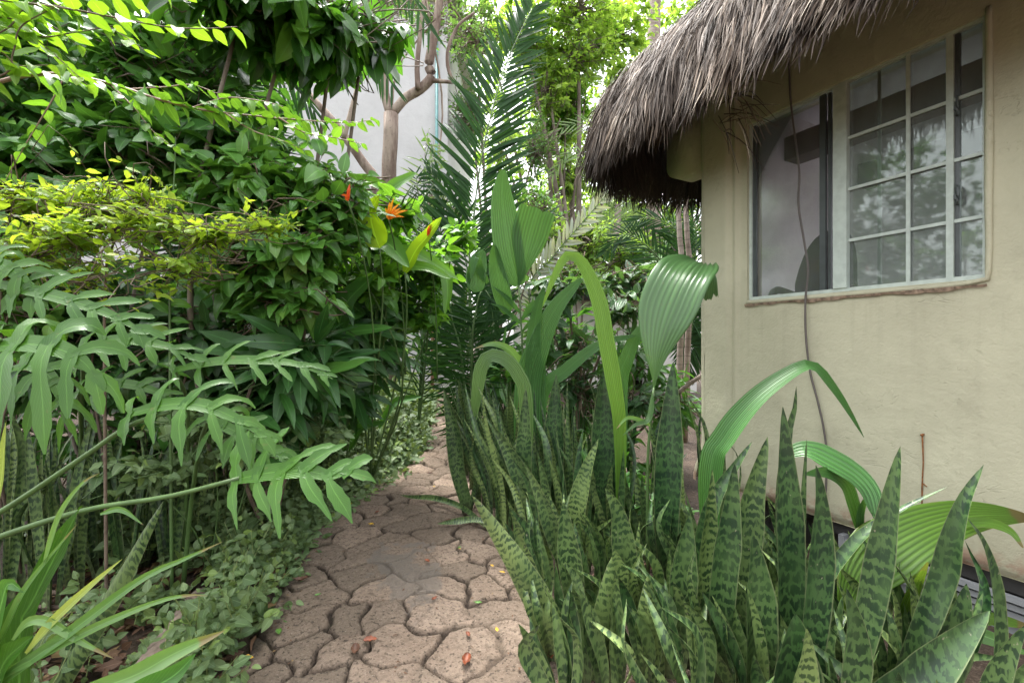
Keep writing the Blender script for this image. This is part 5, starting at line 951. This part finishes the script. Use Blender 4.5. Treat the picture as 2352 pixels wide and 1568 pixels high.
heroes = [
    ([(120, 1640), (140, 1568), (195, 1470), (265, 1350), (330, 1230), (376, 1149)], 1.7, 48, .55, .2, 'long mottled leaf leaning right over dead leaves at the lower left'),  # base -> tip in picture columns and rows, depth, width px, tone, twist, label
    ([(1810, 1700), (1808, 1500), (1812, 1300), (1805, 1100), (1798, 934)], 1.65, 62, .12, .1, 'tallest dark banded snake plant leaf standing before the cream wall'),
    ([(1850, 1640), (1866, 1430), (1880, 1260), (1882, 1150), (1874, 1068)], 1.55, 66, .10, -.1, 'broad dark snake plant leaf right of the tallest one'),
    ([(1915, 1660), (1950, 1560), (1995, 1400), (2035, 1200), (2068, 1024)], 1.5, 56, .25, .9, 'slender twisted snake plant leaf with a pale tip against the cream wall'),
    ([(2040, 1640), (2085, 1520), (2160, 1340), (2185, 1240), (2215, 1150), (2260, 1066)], 1.5, 50, .18, 1.1, 'snake plant leaf bending right with a sharp tip at the far right'),
    ([(2265, 1680), (2285, 1540), (2285, 1380), (2262, 1260), (2224, 1192)], 1.5, 46, .25, -.5, 'snake plant leaf curving left at its tip near the right edge'),
    ([(1660, 1560), (1655, 1380), (1675, 1200), (1688, 1062)], 1.75, 58, .2, .2, 'snake plant leaf left of the tall dark pair with a plain pointed tip'),
    ([(1600, 1420), (1612, 1250), (1645, 1140), (1690, 1070), (1728, 1013)], 2.0, 34, .15, .7, 'narrow snake plant leaf leaning right in front of the house corner'),
    ([(1690, 1620), (1703, 1340), (1725, 1160), (1763, 1003)], 1.8, 62, .5, .3, 'pale mottled snake plant leaf leaning towards the tallest leaf'),
    ([(1800, 1400), (1795, 1150), (1812, 990), (1825, 940), (1829, 886)], 1.85, 26, .2, .6, 'thin curled snake plant leaf peeping from behind the tallest leaf'),
    ([(1590, 1620), (1608, 1420), (1625, 1240), (1636, 1078)], 1.85, 44, .75, -.3, 'long pale yellow green mottled snake plant leaf'),
    ([(1830, 1420), (1840, 1230), (1846, 1120), (1853, 1008)], 1.75, 16, .3, .5, 'very thin snake plant leaf beside the broad dark one'),
    ([(1850, 1480), (1898, 1334), (1950, 1260), (2003, 1212), (2080, 1165), (2180, 1116)], 1.6, 26, .15, 1.4, 'thin snake plant leaf arching far right across the wall'),
    ([(1990, 1640), (2100, 1560), (2190, 1480), (2273, 1402)], 1.4, 84, .1, .5, 'broad dark snake plant leaf leaning right at the bottom right'),
    ([(1815, 1680), (1820, 1570), (1822, 1480), (1828, 1408)], 1.4, 110, .05, .1, 'short blunt snake plant leaf with a torn dry tip'),
    ([(1830, 1680), (1838, 1568), (1848, 1500), (1852, 1442)], 1.35, 76, .85, -.3, 'short bright yellow green snake plant leaf at the bottom'),
    ([(2240, 1700), (2280, 1568), (2320, 1490), (2356, 1434)], 1.35, 52, .3, .6, 'blue grey snake plant leaf in the bottom right corner'),
    ([(1335, 1640), (1300, 1520), (1255, 1420), (1195, 1310), (1135, 1215), (1084, 1136)], 1.9, 66, .95, .15, 'long pale heavily mottled snake plant leaf leaning left over the path'),
    ([(1385, 1700), (1390, 1560), (1395, 1420), (1406, 1278)], 1.85, 82, .7, -.1, 'upright mottled light green snake plant leaf near the bottom of the path edge'),
    ([(1490, 1700), (1493, 1560), (1488, 1440), (1489, 1318)], 1.8, 72, .85, .2, 'light yellow green snake plant leaf with a pointed tip at the bottom middle'),
    ([(1470, 1520), (1450, 1390), (1425, 1310), (1409, 1257)], 2.0, 48, .98, .3, 'palest green snake plant leaf with fine dark flecks'),
    ([(1330, 1530), (1322, 1384), (1305, 1260), (1294, 1152)], 2.15, 52, .45, .2, 'flat green snake plant leaf with dry flecks beside the leaning pale one'),
    ([(1330, 1400), (1284, 1260), (1245, 1150), (1209, 1069)], 2.3, 36, .55, .3, 'slim snake plant leaf leaning left in the middle of the path row'),
    ([(1335, 1340), (1324, 1190), (1345, 1090), (1374, 1010)], 2.6, 40, .8, .6, 'twisted light mottled snake plant leaf leaning right in the middle clump'),
    ([(1215, 1250), (1199, 1110), (1165, 1030), (1129, 976)], 2.9, 40, .35, .4, 'brownish snake plant leaf leaning left with a pale stripe'),
    ([(1070, 1150), (1052, 1080), (1040, 980), (1019, 893)], 3.6, 34, .3, .2, 'leftmost snake plant leaf of the path row'),
    ([(1535, 1330), (1529, 1180), (1540, 980), (1546, 832)], 2.5, 58, .05, .4, 'tall dark snake plant leaf left of the house corner'),
    ([(1392, 1250), (1388, 1080), (1385, 930), (1386, 850)], 3.0, 56, .05, .1, 'tall dark upright snake plant leaf behind the yellow green arched leaf'),
    ([(1275, 1240), (1272, 1050), (1275, 930), (1278, 860)], 3.3, 44, .1, .2, 'tall dark snake plant leaf left of the yellow green arched leaf'),
    ([(1200, 1230), (1202, 1080), (1205, 980), (1208, 890)], 3.0, 36, .3, .1, 'plain grey green snake plant leaf in the path row'),
    ([(1480, 1420), (1440, 1300), (1420, 1180), (1390, 1120)], 2.1, 52, .5, .2, 'grey green snake plant leaf in the middle of the near clump'),
    ([(1570, 1640), (1560, 1480), (1570, 1300), (1585, 1180)], 1.85, 60, .3, .2, 'mid green snake plant leaf with dark chevrons below the house corner'),
    ([(1740, 1680), (1742, 1480), (1736, 1330), (1728, 1220)], 1.6, 76, .25, -.2, 'wide mid green snake plant leaf left of the tallest dark leaf'),
    ([(1930, 1690), (1960, 1560), (1965, 1450), (1945, 1350)], 1.35, 60, .2, .4, 'dark snake plant leaf in front of the bright pleated leaf'),
    ([(2110, 1690), (2150, 1560), (2190, 1450), (2220, 1340)], 1.45, 78, .2, .3, 'dark green snake plant leaf below the right hand bright leaf'),
]
for pts, Y, wpx, tone, tw, lb in heroes:
    P = [at(x, y, Y + .02 * (len(pts) - i)) for i, (x, y) in enumerate(pts)]; b = V3(P[0][0] + (P[0][0] - P[1][0]) * .25, P[0][1] + .03, 0); b[2] = float(gz(0, b[1]))
    if P[0][2] < .12: P = P[1:] if P[1][2] > .1 else P
    rosette(b, .42, int(SNR.integers(1, 3)), 'snake plant with a ' + lb.replace('snake plant ', ''), None, (([b] + P, wpx * Y / F * 1.06, tone), dict(twist=tw, n=26)), lean=.2)
for i, (pts, lb) in enumerate((([(1120, 1232), (1060, 1190), (1000, 1168), (950, 1158), (919, 1146)], 'fallen snake plant leaf lying out over the path, the longer of the two'), ([(1145, 1225), (1090, 1220), (1050, 1224), (1004, 1222)], 'short fallen snake plant leaf lying on the path against the clump'))):
    P = [on_ground(x, y) + V3(0, 0, .06 + .03 * math.sin(j)) for j, (x, y) in enumerate(pts)]; m = MB(); ribbon(m, P, .05, P_SNAKE, (0, -.5, 1), 16, 4, .25, twist=.8, r=.5); tag(m.build('fallen_snake_plant_leaf', M_SNAKE), lb, 'leaf')

# ================================================================== YOUNG PLEATED PALMS AND OTHER PLANTS ON THE RIGHT
def pleated(label, leaves, Y, stem=None, mt=G_PLEAT, base=None, group=None, name='young_palm'):
    P0 = at(*stem[0], Y) if stem else at(*leaves[0][0][0], Y); b = V3(P0[0], Y, float(gz(0, Y))) if base is None else base; rt = thing(name, label, 'palm', b, group)
    if stem: m = MB(); m.tube([b] + [at(x, y, Y) for x, y in stem], [.012, .010, .007], 7, 14); m.build('stem', M_STEMG, rt)
    for pts, wpx, o in leaves:
        o = dict(o); y_ = o.pop('Y', Y); dy = o.pop('dy', -.04); mm = o.pop('mat', mt); lb = o.pop('label', None); pf = o.pop('prof', P_BROAD); gd = o.pop('ground', False)
        P = [at(x, y, y_ + dy * i + (d_[0] if d_ else 0)) for i, (x, y, *d_) in enumerate(pts)]
        if gd: P = [V3(P[0][0], P[0][1], float(gz(0, P[0][1])))] + P
        m = MB(); ribbon(m, P, wpx * y_ / F, pf, **{**dict(face=(0, -1, .3), n=28, pleat=.034, npl=7, cup=.10, r=.5), **o}); ob = m.build('leaf', mm, rt)
        if lb: ob['label'] = lb
    return rt
pleated('young palm with an upright two lobed pleated leaf in the middle of the snake plants', [
    ([(1192, 655), (1172, 590), (1158, 500), (1153, 440), (1156, 390)], 66, dict(prof=P_BLADE, label='taller left lobe with a rounded tip')), ([(1190, 660), (1202, 610), (1215, 550), (1226, 510), (1236, 478)], 82, dict(prof=lambda t: sstep(-.08, .75, t) + .02, ragged=.03, label='wider right lobe with a cut off top')),
    ([(1165, 720), (1150, 660), (1138, 600), (1135, 562)], 42, dict(prof=P_BLADE)), ([(1120, 650), (1100, 615), (1092, 590), (1082, 640)], 20, dict(prof=P_BLADE)), ([(1075, 670), (1080, 610), (1098, 580), (1117, 570)], 8, dict(prof=P_STRAP, pleat=0)), ([(1098, 670), (1093, 640), (1100, 605), (1110, 575)], 46, dict(prof=P_BLADE, dy=0)),
    ([(1196, 720), (1170, 690), (1150, 672), (1128, 655)], 11, dict(prof=P_STRAP, pleat=0)), ([(1198, 745), (1170, 720), (1150, 705), (1126, 697)], 11, dict(prof=P_STRAP, pleat=0)), ([(1200, 760), (1225, 735), (1245, 735), (1262, 765), (1275, 810)], 12, dict(prof=P_STRAP, pleat=0)), ([(1202, 790), (1225, 770), (1240, 790), (1250, 850), (1254, 890)], 13, dict(prof=P_STRAP, pleat=0)), ([(1198, 735), (1225, 700), (1260, 695), (1300, 700)], 15, dict(prof=P_STRAP, pleat=0)), ([(1215, 890), (1190, 830), (1165, 800), (1130, 790), (1090, 800)], 20, dict(prof=P_STRAP, pleat=0, mat=G_STRAP))], 4.0, [(1208, 950), (1200, 800), (1192, 655)])
pleated('young palm with one long yellow green leaf arched over like a hook', [([(1424, 1000), (1410, 880), (1392, 780), (1378, 700), (1352, 630), (1326, 592), (1300, 588), (1275, 630), (1255, 680), (1246, 705)], 36, dict(prof=lambda t: np.minimum(1, .35 + 1.3 * t) * np.clip((1 - t) * 3.2, 0, 1) ** .7 + .02, mat=G_HOOK, ground=True, n=40, npl=5, dy=0, twist=.4))], 2.9)
pleated('young palm with a broad shiny pleated leaf folded over in front of the house corner', [([(1502, 890), (1510, 800), (1530, 720), (1558, 650, .02), (1585, 612, .10), (1606, 604, .20), (1622, 630, .30), (1628, 690, .34)], 135, dict(ragged=.05, n=40, npl=9, face=(-.25, -.75, .8), prof=lambda t: sstep(-.03, .42, t) * (1 - .68 * sstep(.60, .85, t)) + .02, dy=0)), ([(1500, 900), (1490, 960), (1460, 975), (1430, 1000)], 12, dict(prof=P_STRAP, pleat=0)), ([(1498, 980), (1470, 965), (1440, 960), (1415, 985)], 10, dict(prof=P_STRAP, pleat=0, mat=G_STRAP))], 2.75, [(1488, 1060), (1495, 970), (1502, 890)], mt=leaf_mat('shiny_pleated_leaf', (.06, .15, .045), (.11, .22, .08), None, .28, .24, 0, .10, pleats=11))
pleated('young palm with a big shaded blade standing behind the hooked yellow green leaf', [([(1212, 900), (1235, 800), (1275, 710), (1335, 640)], 62, dict(prof=P_BLADE, ground=True, npl=8)), ([(1230, 900), (1225, 800), (1232, 720), (1250, 660)], 46, dict(prof=P_BLADE, ground=True, npl=7)), ([(1240, 920), (1300, 850), (1380, 790), (1460, 770)], 34, dict(prof=P_BLADE, ground=True, npl=6)), ([(1420, 900), (1440, 820), (1470, 760), (1520, 740)], 44, dict(prof=P_BLADE, ground=True, npl=5))], 3.9)
pleated('young palm with a broken curved leaf hanging over the path row of snake plants', [([(1208, 930), (1190, 860), (1160, 825), (1125, 817), (1105, 845), (1096, 900), (1086, 965)], 32, dict(prof=lambda t: np.minimum(1, .3 + 1.8 * t) * (1 - .4 * sstep(.8, 1, t)), ragged=.04, npl=6, n=30, ground=True, dy=0))], 3.3, mt=leaf_mat('dull_pleated_leaf', (.05, .125, .03), (.10, .185, .055), None, .45, .2, 0, .1, pleats=8))
pleated('young palm with a pale green leaf arched high in front of the cream wall', [([(1632, 1090), (1665, 1005), (1733, 920), (1815, 858), (1866, 842), (1915, 895), (1952, 950), (1984, 1004)], 50, dict(prof=lambda t: np.minimum(1, .25 + 2.2 * t) * np.clip((1 - t) * 2.2, 0, 1) ** .8 + .02, ground=True, npl=6, n=40, face=(-.3, -.75, .8), dy=-.02, cup=.2, pleat=.015))], 2.3, mt=G_PLEAT)
pleated('young palm with a torn drooping leaf behind the tall dark snake plant leaves', [([(1800, 1045), (1850, 1032), (1905, 1055), (1965, 1092), (2000, 1135), (2014, 1198)], 62, dict(prof=lambda t: np.minimum(1, .3 + 2.2 * t) * np.clip((1 - t) * 2.0, 0, 1) ** .5 + .02, npl=7, n=30, face=(-.1, -.7, .8), ragged=.03)), ([(1975, 1220), (1960, 1160), (1940, 1110), (1900, 1085), (1850, 1088)], 34, dict(prof=P_BLADE, npl=4)), ([(1975, 1230), (1975, 1180), (1985, 1150), (2000, 1130)], 22, dict(prof=P_BLADE, npl=4))], 2.0, [(1985, 1330), (1980, 1280), (1972, 1220)])
pleated('young palm with a big bright green leaf spreading right across the foot of the wall', [([(1930, 1470), (1955, 1370), (2010, 1285), (2100, 1225), (2200, 1190), (2290, 1182), (2380, 1190)], 130, dict(npl=11, n=36, face=(-.2, -.75, .75), prof=lambda t: sstep(-.03, .4, t) * np.clip((1 - t) * 1.6, 0, 1) ** .7 + .02, dy=.01)), ([(2060, 1500), (2080, 1400), (2110, 1330), (2130, 1290)], 34, dict(prof=P_BLADE, npl=4)), ([(2200, 1200), (2270, 1200), (2320, 1220), (2350, 1258)], 22, dict(prof=P_BLADE, npl=3)), ([(2130, 1440), (2200, 1420), (2280, 1420), (2370, 1440)], 30, dict(prof=P_BLADE, npl=4)), ([(2130, 1470), (2180, 1440), (2260, 1460), (2360, 1500)], 34, dict(prof=P_BLADE, npl=4, mat=G_MID))], 1.85, mt=G_PLEATB)

# ---- shrubs behind the snake plants
bush('melastoma_shrub', 'shrub with ribbed grey green leaves in whorls behind the hooked yellow green leaf', 'shrub', None, gb(1330, 4.4), [blob(1330, 790, 4.3, 70, 50, .3, 16), blob(1300, 650, 4.6, 110, 40, .3, 22), blob(1420, 700, 4.5, 70, 50, .3, 18), blob(1440, 640, 5.0, 110, 40, .3, 24), blob(1250, 720, 4.6, 60, 50, .3, 16), blob(1330, 880, 4.4, 110, 40, .3, 18), blob(1450, 900, 4.4, 60, 60, .3, 16)], .19, .46, T_OV, leaf_mat('ribbed_leaf', (.035, .10, .035), (.09, .19, .07), None, .38, .28, 0, .5, pleats=5), M_STEMB, k=7, seed=91, droop=.3, twig=.35)
bush('broad_leaf_shrub', 'shadowy shrub with big dark blades low behind the snake plants', 'shrub', None, gb(1400, 5.2), [blob(1290, 760, 5.3, 110, 70, .4, 30), blob(1450, 800, 5.2, 110, 90, .4, 34), blob(1540, 900, 4.9, 60, 80, .3, 22), blob(1180, 840, 5.4, 80, 80, .3, 22), blob(1380, 920, 4.9, 110, 60, .3, 22)], .32, .24, T_LN, G_DARK, M_STEMB, k=7, seed=92, droop=.35, twig=.35)
bush('wall_foot_shrub', 'low dark leafy shrub in the shade against the far corner of the house', 'shrub', None, V3(.95, 4.1, 0), [(.75, 3.7, .25, .35, .5, .25, 40), (1.0, 3.3, .22, .3, .5, .22, 34), (.95, 4.3, .4, .4, .5, .4, 40)], .16, .45, T_OV, G_DARK, M_STEMB, k=7, seed=95, droop=.3, twig=.25)
bush('wild_shrub', 'thin twiggy shrub with small leaves tangled round the foot of the upright palm frond', 'shrub', None, gb(1080, 6.8), [blob(1060, 470, 6.4, 60, 70, .3, 24), blob(1180, 430, 7.2, 70, 50, .3, 26), blob(1150, 700, 6.5, 70, 60, .3, 24), blob(1130, 560, 6.3, 50, 60, .3, 18), blob(1250, 470, 7.2, 60, 50, .3, 24)], .10, .5, T_OV, G_MID, M_STEMB, k=8, seed=93, droop=.3, twig=.45, twig_r=.003)
bush('grassy_clump', 'tangle of narrow grassy blades between the grey building corner and the snake plants', 'plant', None, gb(1080, 6.2), [blob(1085, 720, 6.1, 60, 80, .3, 34), blob(1110, 810, 6.0, 60, 70, .3, 34), blob(1070, 860, 5.8, 30, 40, .2, 12)], .34, .07, T_LN, leaf_mat('grassy_blade', (.03, .075, .025), (.10, .16, .06), (.2, .23, .10), .42, .25, 0, .3), M_STEMB, k=7, seed=94, droop=.8, twig=.4)
tk = MB(); 
for i, (x, Y) in enumerate(((1555, 6.0), (1572, 6.1))):
    m = MB(); b = V3(at(x, 900, Y)[0], Y, .05); m.tube([b, at(x + 8, 780, Y), at(x + 14, 640, Y), at(x + 4, 500, Y), at(x + 10, 330, Y)], [.045, .04, .03], 8, 14); tag(m.build('sapling_trunk', M_BARKP), ('thin pale trunk standing left of its twin beside the house corner', 'thin pale trunk nearest the house corner')[i], 'tree trunk')
m = MB(); m.tube([at(1560, 900, 4.6), at(1585, 880, 4.5), at(1612, 862, 4.4)], [.025, .022, .02], 8, 8); tag(m.build('dead_branch', M_BARKP), 'peeling pale dead branch leaning on the house corner', 'branch')

# ================================================================== FALLEN LEAVES ON THE PATH
FC = {'rust': plain_mat('rust_red_leaf', (.20, .055, .022), .5, .35, 50), 'yellow': plain_mat('yellow_leaf', (.55, .34, .03), .5, .3, 50), 'brown': plain_mat('brown_leaf', (.11, .050, .028), .55, .35, 50), 'green': plain_mat('green_fallen_leaf', (.10, .22, .04), .45, .2, 50)}
fall = [('brown', 690, 1352, .09, 'curled brown fallen leaf near the left edge of the path'), ('rust', 981, 1306, .05, 'rust red fallen leaf beside the dark wet patch'), ('rust', 998, 1396, .04, 'small rust red fallen leaf below the dark wet patch'), ('yellow', 1153, 1333, .04, 'yellow brown fallen leaf at the right side of the path'), ('yellow', 1141, 1470, .035, 'yellow fallen leaf on a near paving stone'), ('rust', 1075, 1481, .04, 'torn reddish fallen leaf above the large orange one'), ('rust', 1071, 1544, .08, 'large orange and yellow fallen leaf at the bottom of the path'), ('rust', 850, 1495, .065, 'purplish red fallen leaf in a crack on the left'), ('brown', 816, 1520, .08, 'narrow dark fallen leaf standing in a crack at the bottom left'), ('green', 1097, 1406, .045, 'bright green fallen leaf on the near paving'), ('yellow', 997, 1129, .035, 'yellow fallen leaf at the far bend of the path'), ('rust', 866, 1190, .05, 'orange fallen leaf at the middle left of the path'), ('yellow', 852, 1219, .05, 'ochre fallen leaf just below the orange one'), ('yellow', 806, 1170, .03, 'small ochre fallen leaf by the left vines'), ('yellow', 1056, 1277, .022, 'tiny yellow fallen leaf above the wet patch'), ('yellow', 1130, 1317, .03, 'pale yellow fallen leaf near the fallen snake plant leaves'), ('yellow', 572, 1537, .05, 'yellow brown fallen leaf at the bottom left corner of the path'), ('green', 730, 1387, .035, 'pale green fallen leaf beside the curled brown one'), ('green', 640, 1475, .05, 'lobed green fallen leaf at the left edge of the path'), ('brown', 1030, 1210, .05, 'brown fallen leaf under the lying snake plant leaf'), ('rust', 1262, 1530, .06, 'rust red fallen leaf at the foot of the snake plants'), ('yellow', 486, 1530, .06, 'yellow curled fallen leaf beside the log'), ('brown', 985, 1098, .07, 'dark brown fallen leaf up the path'), ('green', 1055, 1275, .035, 'small light green fallen leaf lying above the right paving stones'), ('rust', 1070, 1208, .03, 'bright orange fallen leaf beside the lying snake plant leaf')]
fr2 = np.random.default_rng(95)
for c, px, py, L, lb in fall:
    p = on_ground(px, py); p[2] = path_z(p[0], p[1]) + .004; a = fr2.uniform(0, 6.28); d = V3(math.cos(a), math.sin(a), 0); s = V3(-d[1], d[0], 0); m = MB(); cv = fr2.uniform(.1, .35)
    ribbon(m, [p - d * L / 2 + V3(0, 0, cv * L * .5), p, p + d * L / 2 + V3(0, 0, cv * L * .6)], L * fr2.uniform(.42, .6), P_LANCE, (0, 0, 1), 10, 4, .3, r=.5, wave=.08); tag(m.build('fallen_leaf', FC[c]), lb, 'leaf', 'fallen leaves on the path')
